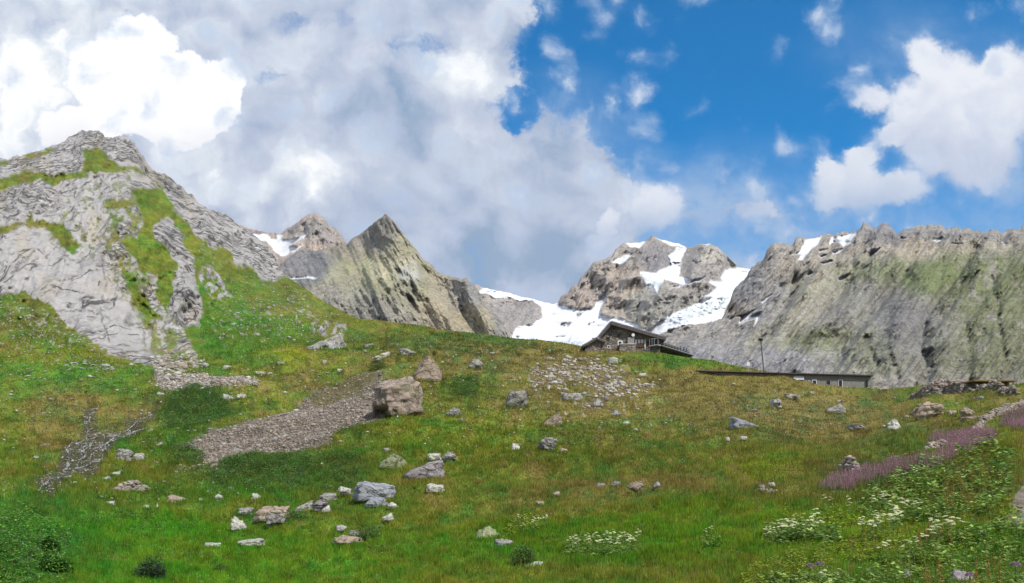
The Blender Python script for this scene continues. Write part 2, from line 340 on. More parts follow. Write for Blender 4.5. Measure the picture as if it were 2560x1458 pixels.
def rock_mat(name, col, col2, s=1.0, moss=0.25, crack=0.6, strata=0.0):
    m, g = new_mat(name)
    tc = g.n('ShaderNodeTexCoord').outputs['Object']
    geo = g.n('ShaderNodeNewGeometry')
    n1 = g.noise(tc, 1.2 / s, 6, 0.65); n2 = g.noise(tc, 6 / s, 5, 0.7); n3 = g.noise(tc, 0.5 / s, 3, 0.5); n4 = g.noise(tc, 15 / s, 4, 0.7)
    oi = g.n('ShaderNodeObjectInfo').outputs['Random']
    P = g.vmath('ADD', tc, g.vmath('SCALE', g.vmath('SUBTRACT', g.noise(tc, 1.5 / s, 3, 0.5, col=True), (0.5,) * 3), scale=0.8 * s))
    v = g.n('ShaderNodeTexVoronoi', feature='DISTANCE_TO_EDGE'); g.link(g.vmath('MULTIPLY', P, (0.7, 0.7, 1.5)), v.inputs['Vector']); v.inputs['Scale'].default_value = 0.9 / s
    ck = g.rng(v.outputs['Distance'], 0.0, 0.05, 1 - crack, 1.0)  # crack lines: gap shade and dirt put into the stone colour
    c = g.mix(g.rng(n1, 0.35, 0.65), col, col2)
    if moss:
        c = g.mix(g.math('MULTIPLY', g.rng(n3, 0.50, 0.64), moss), c, (0.20, 0.21, 0.09))
        c = g.mix(g.math('MULTIPLY', g.rng(g.noise(tc, 3.1 / s, 5, 0.7), 0.56, 0.68), 0.5), c, (0.11, 0.10, 0.09))
    f = g.math('MULTIPLY', g.math('MULTIPLY', ck, g.rng(n4, 0.3, 0.7, 0.72, 1.28, False)), g.math('MULTIPLY', g.rng(n2, 0.3, 0.7, 0.66, 1.28, False), g.rng(oi, 0, 1, 0.78, 1.15, False)))
    cb = g.n('ShaderNodeCombineXYZ')
    for i in range(3): g.link(f, cb.inputs[i])
    c = g.mix(1.0, c, cb.outputs[0], 'MULTIPLY')
    h = g.math('ADD', g.math('MULTIPLY', n1, 1.2), g.math('ADD', g.math('MULTIPLY', n2, 0.35), g.math('MULTIPLY', ck, 0.3)))
    finish(g, c, 0.9, bumpn(g, h, 0.28 * s), 0.2)
    return m
R_GREY = rock_mat('grey_granite', (0.28, 0.265, 0.25), (0.44, 0.42, 0.39))
R_PALE = rock_mat('pale_limestone', (0.44, 0.42, 0.36), (0.60, 0.58, 0.51), moss=0.2, crack=0.4)
R_TAN = rock_mat('tan_gneiss', (0.36, 0.27, 0.20), (0.44, 0.36, 0.27), moss=0.15)
R_MAUVE = rock_mat('mauve_schist', (0.27, 0.24, 0.25), (0.36, 0.32, 0.32), moss=0.1)
R_GREEN = rock_mat('lichen_rock', (0.26, 0.30, 0.14), (0.36, 0.37, 0.22), moss=0.5)
R_SLATE = rock_mat('blue_grey_slab', (0.30, 0.31, 0.34), (0.40, 0.41, 0.44), moss=0.1, crack=0.4)
R_BIG = rock_mat('banded_tan_rock', (0.25, 0.20, 0.17), (0.46, 0.36, 0.285), s=0.6, moss=0.4, crack=0.6)

def attr_mat(name, rough=0.9, transl=0.0, spec=0.15, noise=None, attr='tint'):
    m, g = new_mat(name)
    c = g.n('ShaderNodeAttribute', attribute_name=attr).outputs['Color']
    b = None
    if noise:
        tc = g.n('ShaderNodeTexCoord').outputs['Object']; n = g.noise(tc, noise, 4, 0.65)
        f = g.rng(n, 0.3, 0.7, 0.7, 1.25, False); cb = g.n('ShaderNodeCombineXYZ')
        for i in range(3): g.link(f, cb.inputs[i])
        c = g.mix(1.0, c, cb.outputs[0], 'MULTIPLY'); b = bumpn(g, n, 0.25 / noise)
    finish(g, c, rough, b, spec, transl)
    return m
M_BLADE = attr_mat('grass_blades', 0.8, 0.45, 0.05)
M_LEAF = attr_mat('broad_leaves', 0.6, 0.28, 0.25)
M_STONE = attr_mat('loose_stone', 0.92, 0, 0.15, noise=9)

def plain_mat(name, col, rough=0.85, ns=4.0, amt=0.25, bump=0.02, metal=0.0, scale=(1, 1, 1)):
    m, g = new_mat(name)
    tc = g.vmath('MULTIPLY', g.n('ShaderNodeTexCoord').outputs['Object'], scale)
    n = g.noise(tc, ns, 5, 0.6); f = g.rng(n, 0.3, 0.7, 1 - amt, 1 + amt, False); cb = g.n('ShaderNodeCombineXYZ')
    for i in range(3): g.link(f, cb.inputs[i])
    finish(g, g.mix(1.0, (*col, 1), cb.outputs[0], 'MULTIPLY'), rough, bumpn(g, n, bump), 0.25)
    if metal: m.node_tree.nodes['Principled BSDF'].inputs['Metallic'].default_value = metal
    return m

# ------------------------------------------------------------------ the near hillside (meadow + left mountain): one continuous surface
SKY_A = [(-520, 560), (-300, 470), (-120, 425), (0, 400), (15, 399), (60, 388), (100, 376), (140, 362), (165, 350), (185, 338), (205, 328), (230, 327), (245, 325), (258, 335), (265, 346), (290, 343), (305, 341), (325, 343), (335, 355), (345, 372),
         (352, 384), (360, 386), (366, 402), (376, 418), (392, 428), (412, 434), (430, 450), (455, 466), (480, 490), (500, 508), (520, 520), (545, 530), (575, 540), (590, 556), (605, 570), (625, 578), (645, 592), (665, 612), (685, 640), (700, 670),
         (715, 692), (740, 706), (775, 730), (810, 754), (840, 770), (870, 785), (895, 797), (940, 800), (1000, 808), (1050, 813), (1100, 824), (1160, 830), (1230, 838), (1290, 846), (1350, 850), (1400, 856), (1450, 864), (1480, 871), (1530, 874), (1600, 874),
         (1640, 879), (1690, 889), (1735, 896), (1770, 899), (1820, 910), (1880, 922), (1940, 933), (1985, 948), (2040, 961), (2100, 967), (2180, 972), (2230, 972), (2290, 966), (2340, 960), (2440, 958), (2530, 962), (2560, 958), (2620, 945), (2800, 915), (3100, 880)]
DEP_A = [(-500, 1700, 5), (0, 1700, 6.5), (640, 1700, 6.5), (1280, 1700, 5.5), (1900, 1700, 3.6), (2560, 1700, 3.0), (3050, 1700, 2.8),
         (-500, 1458, 14), (0, 1458, 17), (640, 1458, 20), (1280, 1458, 14), (1900, 1458, 8.5), (2300, 1458, 6.6), (2560, 1458, 6), (3050, 1458, 5),
         (-400, 1330, 20), (0, 1350, 20), (120, 1350, 23), (640, 1350, 29), (1280, 1350, 21), (1900, 1350, 12.5), (2560, 1350, 8), (3050, 1350, 7),
         (-400, 1250, 24), (0, 1250, 32), (300, 1250, 43), (640, 1250, 42), (1280, 1250, 31), (1900, 1250, 19), (2560, 1250, 11.5), (3050, 1250, 9),
         (-300, 1150, 50), (0, 1150, 62), (640, 1150, 58), (1280, 1150, 46), (1900, 1150, 32), (2300, 1150, 22), (2560, 1130, 18), (3050, 1130, 15),
         (-300, 1050, 80), (0, 1050, 88), (640, 1050, 78), (1280, 1050, 66), (1900, 1050, 58), (2300, 1050, 48), (2560, 1050, 32), (3000, 1050, 28),
         (0, 960, 125), (400, 960, 122), (640, 960, 112), (1000, 960, 86), (1280, 960, 92), (1600, 960, 102), (1900, 975, 100), (2100, 985, 112), (2300, 990, 82), (2560, 975, 66), (3000, 960, 60),
         (640, 900, 150), (1000, 880, 125), (1280, 890, 128), (1550, 895, 128), (1800, 930, 125), (2000, 950, 126), (2180, 968, 128), (2400, 962, 98), (2560, 960, 90), (3000, 900, 100),
         (1000, 808, 190), (1280, 846, 162), (1450, 865, 146), (1600, 876, 139), (1735, 893, 138), (1900, 925, 140),
         (0, 900, 152), (0, 735, 200), (0, 600, 245), (0, 480, 310), (0, 400, 390), (-400, 560, 400), (-400, 900, 170), (240, 325, 450), (330, 345, 440), (380, 430, 410), (480, 500, 420), (600, 575, 430), (700, 680, 380), (870, 788, 262),
         (640, 850, 185), (500, 800, 225), (400, 870, 182), (420, 600, 282), (460, 740, 232), (300, 700, 222), (330, 500, 305), (150, 620, 245), (560, 640, 330), (560, 740, 262), (700, 790, 240), (800, 850, 180), (170, 830, 172), (180, 500, 315)]
DEP_A += [(5500, 1700, 2.6), (5500, 1458, 4.5), (5500, 1250, 8), (5500, 1130, 14), (5500, 1000, 34), (5500, 900, 95), (-3000, 1700, 5), (-3000, 1458, 12), (-3000, 1250, 22), (-3000, 1050, 65), (-3000, 900, 140), (-3000, 560, 400)]
dep_a = RBF(DEP_A)
US = np.concatenate([np.arange(-3000, -520, 62.0), np.arange(-520, -30, 14.0), np.arange(-30, 2590, 3.0), np.arange(2590, 3110, 14.0), np.arange(3110, 5500, 60.0)])
NV = 430
tt = np.linspace(0, 1, NV)
top = lerp_pts(SKY_A, US)
jag = (fbm(US / 22, US * 0, 5, 91, .6) + .5 * fbm(US / 9, US * 0, 3, 92, .6, True)) * np.where(US < 720, 6.0, 1.6) * np.where((US > 880) & (US < 1990), 0.6, 1)
top = top - jag
UG = np.repeat(US[None], NV, 0)
VG = top[None] + (1700 - top[None]) * (tt[:, None] ** 1.12)
W1, W2 = fbm(UG / 45, VG / 45, 5, 3), fbm(UG / 45, VG / 45, 5, 4)

# --- regions: rock on the left mountain
def reg(poly, soft=4, wob=14, k=0):
    return sstep(sdist(UG + W1 * wob, VG + W2 * wob, poly), -soft, soft)
rockpoly = [(-560, 500), (-120, 400), (0, 380), (250, 300), (345, 330), (380, 425), (400, 470), (330, 468), (350, 540), (352, 600), (300, 600), (330, 640), (395, 690), (388, 740), (425, 790), (440, 650), (395, 600), (383, 570), (398, 545), (428, 545), (452, 590), (478, 640), (495, 700),
            (508, 810), (470, 815), (455, 830), (495, 880), (498, 902), (470, 890), (438, 880), (440, 905), (400, 940), (378, 918), (300, 888), (240, 862), (172, 812), (128, 762), (60, 728), (-10, 742), (-200, 760), (-560, 780)]
ridgepoly = [(372, 420), (420, 430), (520, 510), (610, 560), (660, 600), (720, 690), (690, 700), (655, 700), (628, 668), (590, 665), (578, 622), (520, 612), (490, 580), (440, 525), (415, 480)]
grassin = [[(-60, 460), (0, 447), (60, 428), (130, 432), (200, 432), (216, 402), (200, 372), (250, 372), (268, 402), (292, 420), (345, 424), (372, 436), (300, 430), (200, 442), (132, 462), (90, 447), (40, 462), (0, 478), (-60, 490)],
           [(-60, 580), (0, 562), (70, 560), (84, 522), (92, 548), (160, 560), (186, 590), (202, 620), (182, 640), (150, 612), (110, 572), (60, 568), (0, 595), (-60, 610)],
           [(254, 517), (290, 508), (322, 504), (322, 512), (272, 526)],
           [(305, 600), (340, 592), (392, 640), (392, 682), (352, 690), (332, 640)],
           [(302, 640), (328, 678), (342, 720), (372, 760), (402, 800), (372, 808), (342, 776), (322, 722), (302, 664)],
           [(60, 392), (140, 366), (150, 372), (100, 392), (60, 402)], [(-60, 402), (20, 396), (20, 410), (-60, 420)]]
W3, W4 = fbm(UG / 12, VG / 12, 4, 5), fbm(UG / 12, VG / 12, 4, 6)
def reg(poly, soft=4, wob=14, k=0):
    return sstep(sdist(UG + W1 * wob + W3 * 9, VG + W2 * wob + W4 * 9, poly), -soft, soft)
rk = np.maximum(reg(rockpoly, 3, 12), reg(ridgepoly, 4, 12))
gi = np.zeros_like(rk)
for q in grassin: gi = np.maximum(gi, reg(q, 4, 12))
rk = rk * (1 - gi)
# broken, grass-streaked right half of the face
br = sstep(fbm(UG / 16, VG / 22, 4, 31), 0.04, 0.22) * reg([(200, 470), (345, 470), (352, 640), (400, 760), (500, 900), (400, 930), (330, 800), (300, 700), (260, 650), (120, 580), (230, 560)], 20, 30)
rk = rk * (1 - 0.85 * br)
rk = np.clip(rk * (1 - 0.75 * sstep(fbm(UG / 9, VG / 9, 4, 33), 0.22, 0.42) * reg([(60, 560), (345, 430), (352, 640), (400, 760), (500, 900), (400, 930), (330, 800), (260, 700), (120, 600)], 20, 30)), 0, 1)
out1 = reg([(505, 690), (520, 665), (560, 690), (575, 740), (545, 748), (515, 720)], 5, 18)
out2 = reg([(770, 815), (790, 802), (840, 808), (868, 826), (850, 836), (800, 838)], 3, 10)
rk = np.maximum(rk, sstep(fbm(UG / 9, VG / 9, 3, 41), -0.1, 0.2) * np.maximum(out1, out2))
# stony ground speckle on the grass
def pat(cu, cv, ru, rv): return np.exp(-((UG - cu) / ru) ** 2 - ((VG - cv) / rv) ** 2)
stony = 0.8 * pat(120, 820, 130, 60) + 0.75 * pat(620, 810, 120, 50) + 0.5 * pat(480, 480, 60, 60) + 0.4 * pat(520, 640, 60, 60) + 0.35 * pat(1150, 880, 300, 40) + 0.45 * pat(1480, 960, 230, 60) + 0.4 * pat(420, 930, 60, 25) \
        + 0.3 * pat(1500, 1060, 250, 50) + 0.25 * pat(700, 1000, 300, 40) + 0.25 * pat(1950, 1000, 180, 40) + 0.2 * pat(300, 1120, 300, 80) + 0.5 * pat(760, 770, 70, 40)
sp = fbm(UG / 7, VG / 5, 3, 51)
spk = sstep(sp, 0.62 - 0.42 * np.clip(stony, 0, 1), 0.74 - 0.42 * np.clip(stony, 0, 1)) * np.clip(stony * 3, 0, 1)
slab = reg([(-100, 500), (90, 560), (200, 440), (300, 440), (310, 560), (240, 620), (320, 720), (420, 840), (400, 900), (300, 880), (180, 800), (60, 725), (-100, 740)], 30, 30) * rk

# --- scree, gully, path masks
SCREE = [(455, 1122), (500, 1098), (560, 1080), (640, 1052), (700, 1022), (760, 998), (800, 972), (850, 958), (905, 938), (955, 930), (950, 985), (962, 1042), (905, 1060), (850, 1072), (832, 1100), (790, 1124), (700, 1132), (620, 1146), (560, 1166), (500, 1176), (498, 1140)]
scr = reg(SCREE, 7, 16)
tong = np.maximum(reg([(780, 985), (860, 950), (935, 925), (945, 945), (900, 975), (850, 1000), (810, 1005), (790, 1000)], 10, 16), 0) * 0.75
scr = scr * (1 - tong)
STRIP = [(390, 945), (440, 938), (500, 948), (560, 950), (640, 954), (650, 964), (560, 972), (480, 974), (430, 978), (395, 968)]
strip = reg(STRIP, 5, 12)
FIELD = [(1320, 960), (1350, 925), (1400, 905), (1460, 900), (1500, 905), (1540, 930), (1600, 948), (1648, 962), (1620, 985), (1570, 1000), (1520, 1005), (1480, 1030), (1455, 1025), (1440, 1000), (1500, 985), (1470, 970), (1450, 940), (1400, 965), (1340, 978)]
field = reg(FIELD, 5, 20)
GULLY = [(150, 1190), (160, 1130), (205, 1090), (215, 1030), (240, 1020), (245, 1070), (300, 1060), (370, 1010), (395, 1010), (350, 1060), (290, 1110), (240, 1180), (190, 1205), (120, 1240), (80, 1215), (110, 1200)]
gul = reg(GULLY, 14, 30)
PATH = [(2520, 1290), (2530, 1245), (2562, 1195), (2640, 1150), (2700, 1180), (2640, 1290), (2570, 1330)]
pth = reg(PATH, 4, 8)

# --- albedo
def mixc(a, b, w): return a + (np.array(b) - a) * w[..., None]
T = np.ones(UG.shape + (3,)) * np.array([0.125, 0.140, 0.020])
G_BRIGHT, G_DARK, G_BROWN, G_RED, G_YEL = (0.078, 0.152, 0.012), (0.055, 0.105, 0.018), (0.165, 0.125, 0.038), (0.185, 0.130, 0.040), (0.21, 0.20, 0.012)
blobs = [(450, 1400, 620, 85, G_BRIGHT, .95), (60, 1330, 200, 110, (0.045, 0.125, 0.018), .9), (130, 945, 230, 50, (0.078, 0.150, 0.018), .95), (620, 850, 150, 62, (0.072, 0.145, 0.015), .95), (560, 760, 90, 60, (0.06, 0.14, 0.014), .8),
         (760, 860, 90, 22, (0.07, 0.13, 0.015), .6), (745, 885, 48, 22, G_YEL, .8), (680, 972, 50, 16, G_YEL, .7), (180, 1010, 90, 34, G_BROWN, .8), (140, 1090, 60, 50, G_BROWN, .7), (330, 1040, 90, 30, G_BROWN, .6), (60, 800, 120, 50, (0.10, 0.12, 0.02), .8), (150, 880, 160, 18, (0.15, 0.16, 0.012), .7),
         (490, 1010, 90, 45, (0.035, 0.085, 0.013), .9), (400, 1100, 160, 50, (0.05, 0.12, 0.014), .7), (640, 1185, 170, 45, G_DARK, .9), (820, 1170, 110, 40, G_DARK, .8), (880, 1085, 60, 25, G_DARK, .5), (560, 1240, 240, 30, (0.045, 0.12, 0.012), .6), (330, 1310, 260, 18, (0.05, 0.17, 0.010), .8),
         (1150, 855, 300, 20, (0.065, 0.095, 0.016), .9), (1340, 905, 260, 40, G_BROWN, .9), (1180, 930, 110, 30, (0.08, 0.10, 0.02), .5), (1690, 960, 280, 38, (0.17, 0.118, 0.024), .9), (1720, 905, 150, 20, (0.062, 0.125, 0.014), .95), (860, 960, 160, 26, G_BROWN, .7), (1180, 975, 60, 30, G_DARK, .6), (1100, 985, 70, 30, (0.07, 0.11, 0.014), .6),
         (1220, 1080, 240, 60, (0.095, 0.140, 0.012), .8), (1500, 1090, 200, 30, (0.10, 0.115, 0.02), .6), (1850, 1060, 200, 50, (0.115, 0.120, 0.020), .7), (1650, 1210, 240, 55, G_RED, .85), (1330, 1260, 120, 40, (0.13, 0.12, 0.03), .6), (1500, 1160, 300, 30, (0.085, 0.12, 0.014), .6), (1500, 1360, 400, 70, (0.068, 0.135, 0.010), .9), (1800, 1290, 260, 60, (0.085, 0.15, 0.010), .8), (1950, 1010, 260, 40, (0.175, 0.135, 0.04), .9), (1480, 1000, 200, 40, (0.17, 0.13, 0.04), .8), (1150, 1010, 200, 30, (0.11, 0.12, 0.02), .5), (1500, 1440, 180, 20, (0.105, 0.12, 0.02), .6),
         (2120, 1060, 200, 60, (0.120, 0.112, 0.036), .85), (1950, 1180, 140, 35, (0.140, 0.180, 0.010), .85), (2240, 1190, 260, 40, (0.08, 0.075, 0.035), .7), (2060, 1240, 200, 35, (0.085, 0.095, 0.02), .7), (2400, 1010, 160, 40, (0.125, 0.125, 0.018), .7), (2250, 1110, 120, 30, (0.06, 0.11, 0.018), .6), (2300, 1380, 400, 90, (0.06, 0.13, 0.012), .8), (2150, 1340, 200, 60, (0.14, 0.20, 0.010), .6), (400, 560, 90, 150, (0.12, 0.155, 0.02), .9), (250, 430, 200, 40, (0.12, 0.14, 0.022), .9), (740, 750, 120, 40, (0.10, 0.125, 0.018), .7)]
wu, wv = UG + W1 * 60, VG + W2 * 22
for cu, cv, ru, rv, c, s in blobs: T = mixc(T, c, s * np.clip(1.6 * np.exp(-((wu - cu) / ru) ** 2 - ((wv - cv) / rv) ** 2), 0, 1))
fine = fbm(UG / 14, VG / 7, 4, 61); med = fbm(UG / 60, VG / 24, 4, 62)
T = T * (1 + 0.45 * fine + 0.28 * med)[..., None]
T[..., 0] *= 1.02 + 0.5 * fbm(UG / 30, VG / 12, 4, 63) + 0.3 * fbm(UG / 90, VG / 30, 3, 64)
T *= 1.04
T[..., 1] *= 1 + .05 * sstep(-UG, -1500, -500) + .08 * sstep(VG, 1200, 1350)
T[..., 0] = np.minimum(T[..., 0], T[..., 1] * 1.2); T[..., 2] = np.maximum(T[..., 2], 0.12 * T[..., 0] + 0.10 * T[..., 0] * sstep(T[..., 0] / T[..., 1], .9, 1.1))
ROCKC = np.array([0.385, 0.365, 0.35])
rc = ROCKC * (1 + 0.10 * fbm(UG / 40, VG / 30, 4, 71))[..., None] * np.array([1, 1, 1])
warm = sstep(fbm(UG / 60, VG / 60, 4, 72), 0.0, 0.4)[..., None]; rc = rc * (1 - warm * np.array([0.0, 0.03, 0.12]))
T = T * (1 - rk[..., None]) + rc * rk[..., None]
T = mixc(T, (0.40, 0.39, 0.34), spk * 0.8 * (1 - rk))
T = mixc(T, (0.145, 0.12, 0.055), tong); T = mixc(T, (0.17, 0.14, 0.11), scr); T = mixc(T, (0.30, 0.27, 0.25), strip * 0.9); T = mixc(T, (0.17, 0.13, 0.06), field * 0.6)
T = mixc(T, (0.06, 0.052, 0.035), gul * 0.8); T = mixc(T, (0.25, 0.21, 0.16), pth)
rockmask = np.clip(np.maximum.reduce([rk, spk * 0.8, scr * 0.8, strip, gul * 0.6, pth]), 0, 1)

# --- depth with relief, then height relief
Yg = dep_a(UG, VG)
mtn = sstep(-VG + np.interp(UG, [-500, 0, 240, 420, 560, 700, 880, 900, 3100], [860, 860, 930, 960, 900, 870, 800, 700, 700]), -40, 120)
rid = fbm(UG / 110 + VG / 300, VG / 160, 5, 81, 0.55, True)
Yg = Yg * (1 - mtn * (0.046 * rid + 0.018 * fbm(UG / 26, VG / 26, 4, 82, 0.6) * (1 - .75 * slab)))
Yg = Yg * (1 - 0.0012 * rk)                                       # bare rock stands proud of the turf
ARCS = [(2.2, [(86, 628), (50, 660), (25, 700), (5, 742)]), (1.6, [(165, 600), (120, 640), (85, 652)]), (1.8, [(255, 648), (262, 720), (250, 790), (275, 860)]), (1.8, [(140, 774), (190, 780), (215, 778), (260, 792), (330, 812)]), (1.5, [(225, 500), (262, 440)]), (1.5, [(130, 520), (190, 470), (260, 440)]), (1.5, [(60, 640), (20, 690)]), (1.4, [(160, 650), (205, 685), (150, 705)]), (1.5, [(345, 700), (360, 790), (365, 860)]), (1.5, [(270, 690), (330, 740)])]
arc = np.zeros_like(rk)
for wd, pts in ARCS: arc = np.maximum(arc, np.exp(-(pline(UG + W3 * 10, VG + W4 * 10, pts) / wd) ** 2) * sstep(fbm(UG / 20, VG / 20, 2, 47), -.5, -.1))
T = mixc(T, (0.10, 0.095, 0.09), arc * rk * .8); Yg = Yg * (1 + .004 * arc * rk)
crag = fbm((UG + VG * .3) / 12, (VG - UG * .35) / 30, 3, 83, 0.6, True); Yg = Yg * (1 - 0.007 * crag * rk * (1 - 0.85 * slab))
Yg = Yg * (1 - 0.010 * np.maximum(scr, strip))
XG = (UG - CU) / F * Yg; ZG = CZ + (HZ - VG) / F * Yg
und = fbm(XG / 14, Yg / 14, 4, 84) * 0.6 + fbm(XG / 3.4, Yg / 3.4, 3, 85) * 0.34
ZG = ZG + und * np.clip(Yg / 60, 0.25, 1.5) * (1 - mtn) * sstep(tt, 0.0, 0.05)[:, None]
PG = np.stack([XG, Yg, ZG], -1)

def gidx(u, v):
    """fractional grid position of a direction"""
    u = np.asarray(u, float); v = np.asarray(v, float)
    fi = np.interp(u, US, np.arange(len(US))); t0 = np.interp(u, US, top)
    fj = np.clip((np.clip(v - t0, 0, None) / (1700 - t0)), 0, 1) ** (1 / 1.12) * (NV - 1)
    return np.clip(fj, 0, NV - 1.001), np.clip(fi, 0, len(US) - 1.001)
def sample(A, u, v):
    fj, fi = gidx(u, v); j, i = fj.astype(int), fi.astype(int); a, b = (fj - j), (fi - i)
    if A.ndim == 3: a, b = a[..., None], b[..., None]
    return A[j, i] * (1 - a) * (1 - b) + A[j + 1, i] * a * (1 - b) + A[j, i + 1] * (1 - a) * b + A[j + 1, i + 1] * a * b
def ground(u, v): return sample(PG, np.array([u], float), np.array([v], float))[0]

# extra rows: behind the ridge, and under / behind the viewer
back = []
for k, (s, dz) in enumerate(((1.03, 2.5), (1.09, 9), (1.2, 26), (1.4, 60))):
    b = PG[0].copy(); b[:, 0] *= s; b[:, 1] *= s; b[:, 2] = np.maximum(b[:, 2] - dz * np.clip(b[:, 1] / 150, 0.6, 3), -14); back.append(b)
front = []
for k in (0.6, 0.2, -0.6, -3, -8):
    b = PG[-1].copy(); w = PG[-1][:, 0]; b[:, 0] = w * (1 + (1 - k) * 0.5); b[:, 1] = 3.3 * k; b[:, 2] = b[:, 2] * max(0, k) + (0.08 * b[:, 0]) * (1 - max(0, k)) - 0.1; front.append(b)
ALL = np.concatenate([np.array(back[::-1]), PG, np.array(front)], 0)
nb, nfr = len(back), len(front)
def pad(A): return np.concatenate([np.repeat(A[:1], nb, 0), A, np.repeat(A[-1:], nfr, 0)], 0)
TT = pad(np.clip(T, 0.004, 0.9)); MM = pad(np.stack([rockmask, rockmask * 0, slab], -1))
R, Cn = ALL.shape[:2]
jj, ii = np.meshgrid(np.arange(R - 1), np.arange(Cn - 1), indexing='ij')
quads = np.stack([jj * Cn + ii, (jj + 1) * Cn + ii, (jj + 1) * Cn + ii + 1, jj * Cn + ii + 1], -1).reshape(-1, 4)
VV = np.concatenate([np.repeat(VG[:1] - 5, nb, 0), VG, np.repeat(VG[-1:] + 5, nfr, 0)], 0)
foot = np.interp(US, [-520, 0, 240, 420, 520, 640, 760, 900, 901, 3100], [745, 745, 870, 955, 915, 885, 850, 796, -999, -999])
ismt = ((VV[:-1, :-1] < foot[None, :-1])).reshape(-1)
def sub_mesh(name, sel, mat):
    q = quads[sel]; used, inv = np.unique(q.ravel(), return_inverse=True)
    return mesh_obj(name, ALL.reshape(-1, 3)[used], inv.reshape(-1, 4), mat, smooth=True, attrs={'tint': TT.reshape(-1, 3)[used], 'mask': MM.reshape(-1, 3)[used]})
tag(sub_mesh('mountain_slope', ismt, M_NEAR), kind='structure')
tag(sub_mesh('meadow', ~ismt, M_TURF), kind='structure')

# ------------------------------------------------------------------ far mountains, each its own surface with a back slope
def mountain(name, sky, base_v, deps, mat, paint, u0, u1, step=2.6, nv=150, relief=0.05, rscale=(60, 90), slant=0.0, seed=0, jagamp=3.0, cuts=(), hf=0.22, bs=(15, 45)):
    us = np.arange(u0, u1 + step, step); tp = lerp_pts(sky, us)
    tp = tp - fbm(us / 14, us * 0, 4, seed + 5) * jagamp - (fbm(us / 17, us * 0, 4, seed + 6, .6, True) - .2) * jagamp * .7
    t = np.linspace(0, 1, nv); Ug = np.repeat(us[None], nv, 0); Vg = tp[None] + (base_v - tp[None]) * t[:, None]
    Y = RBF(deps)(Ug, Vg)
    a = fbm((Ug + slant * Vg) / rscale[0], (Vg) / rscale[1], 6, seed, 0.55, True)
    b = fbm((Ug + slant * Vg) / bs[0], Vg / bs[1], 4, seed + 9, 0.6, True)
    tint, mask = paint(Ug, Vg, a)
    for amp, wd, pts in cuts: Y = Y * (1 + amp * np.exp(-(pline(Ug + b * 4 + a * 10, Vg + b * 3, pts) / wd) ** 2))
    Y = Y * (1 - (relief * a + relief * hf * b) * (1 - 0.8 * mask[..., 1]) * sstep(t, 0, 0.03)[:, None])
    P = np.stack([(Ug - CU) / F * Y, Y, CZ + (HZ - Vg) / F * Y], -1)
    bk = []
    for s, dz in ((1.02, 0.06), (1.07, 0.2), (1.16, 0.5), (1.35, 1.0)):
        q = P[0].copy(); q[:, :2] *= s; q[:, 2] = q[:, 2] * (1 - dz) - 14 * dz; bk.append(q)
    fr = P[-1].copy(); fr[:, 2] = -14
    A = np.concatenate([np.array(bk[::-1]), P, fr[None]], 0)
    ti = np.concatenate([np.repeat(tint[:1], 4, 0), tint, tint[-1:]], 0); ma = np.concatenate([np.repeat(mask[:1], 4, 0), mask, mask[-1:]], 0)
    R, Cn = A.shape[:2]; j, i = np.meshgrid(np.arange(R - 1), np.arange(Cn - 1), indexing='ij')
    q = np.stack([j * Cn + i, (j + 1) * Cn + i, (j + 1) * Cn + i + 1, j * Cn + i + 1], -1).reshape(-1, 4)
    o = mesh_obj(name, A.reshape(-1, 3), q, mat, smooth=True, attrs={'tint': np.clip(ti, 0.003, 0.92).reshape(-1, 3), 'mask': ma.reshape(-1, 3)})
    return tag(o, kind='structure')
def painter(base, blobs, snow=(), ice=(), wob=16, sw=3, rockcol=0.0, seed=0, dark=(), soft=1.8, hs=3):
    def f(U, V, a):
        w1, w2 = fbm(U / 40, V / 40, 5, seed + 1), fbm(U / 40, V / 40, 5, seed + 2)
        h1, h2 = fbm(U / 11, V / 11, 3, seed + 3), fbm(U / 11, V / 11, 3, seed + 4)
        T = np.ones(U.shape + (3,)) * np.array(base); rock = np.ones(U.shape)
        uu, vv = U + w1 * wob * 2.2, V + w2 * wob * 1.6
        for cu, cv, ru, rv, c, s, *g in blobs:
            w = s * np.clip(1.5 * np.exp(-((uu - cu) / ru) ** 2 - ((vv - cv) / rv) ** 2), 0, 1)
            if g:                                               # turf clings to ledges and ribs, breaks up on steep rock
                w = w * (0.25 + 0.75 * sstep(0.6 * a + 1.0 * fbm(U / 17, V / 17, 4, seed + 6), -0.6, 0.1)); rock = rock * (1 - 0.7 * w)
            T = mixc(T, c, w)
        T = T * 1.36 * (1 + 0.16 * fbm(U / 13, V / 13, 4, seed + 7))[..., None]; T = T * 0.86 + T.mean(-1, keepdims=True) * 0.14
        for p in dark: T = mixc(T, (0.17, 0.165, 0.17), reg2(U, V, w1, w2, p, 4, 14) * 0.8)
        sn = np.zeros(U.shape)
        for p in snow: sn = np.maximum(sn, sstep(sdist(U + w1 * sw + h1 * hs, V + w2 * sw + h2 * hs, p), -soft, soft))
        strk = fbm(U / 30 + V / 22, V / 7, 4, seed + 21)
        sn = sn * (1 - sstep(strk, .55, .7) * .8)
        T = mixc(T, (0.76, 0.775, 0.81), sn); T = mixc(T, (0.60, 0.60, 0.62), sn * sstep(strk, .1, .45) * .7)
        for p in ice:
            w = reg2(U, V, w1, w2, p, 6, 12) * sstep(fbm(U / 9, V / 5, 4, seed + 8), -0.15, 0.3); T = mixc(T, (0.55, 0.64, 0.68), w * 0.8); sn = np.maximum(sn * (1 - 0.4 * w), 0)
        return T, np.stack([rock, sn, rock * 0], -1)
    return f
def reg2(U, V, w1, w2, p, soft, wob): return sstep(sdist(U + w1 * wob, V + w2 * wob, p), -soft, soft)

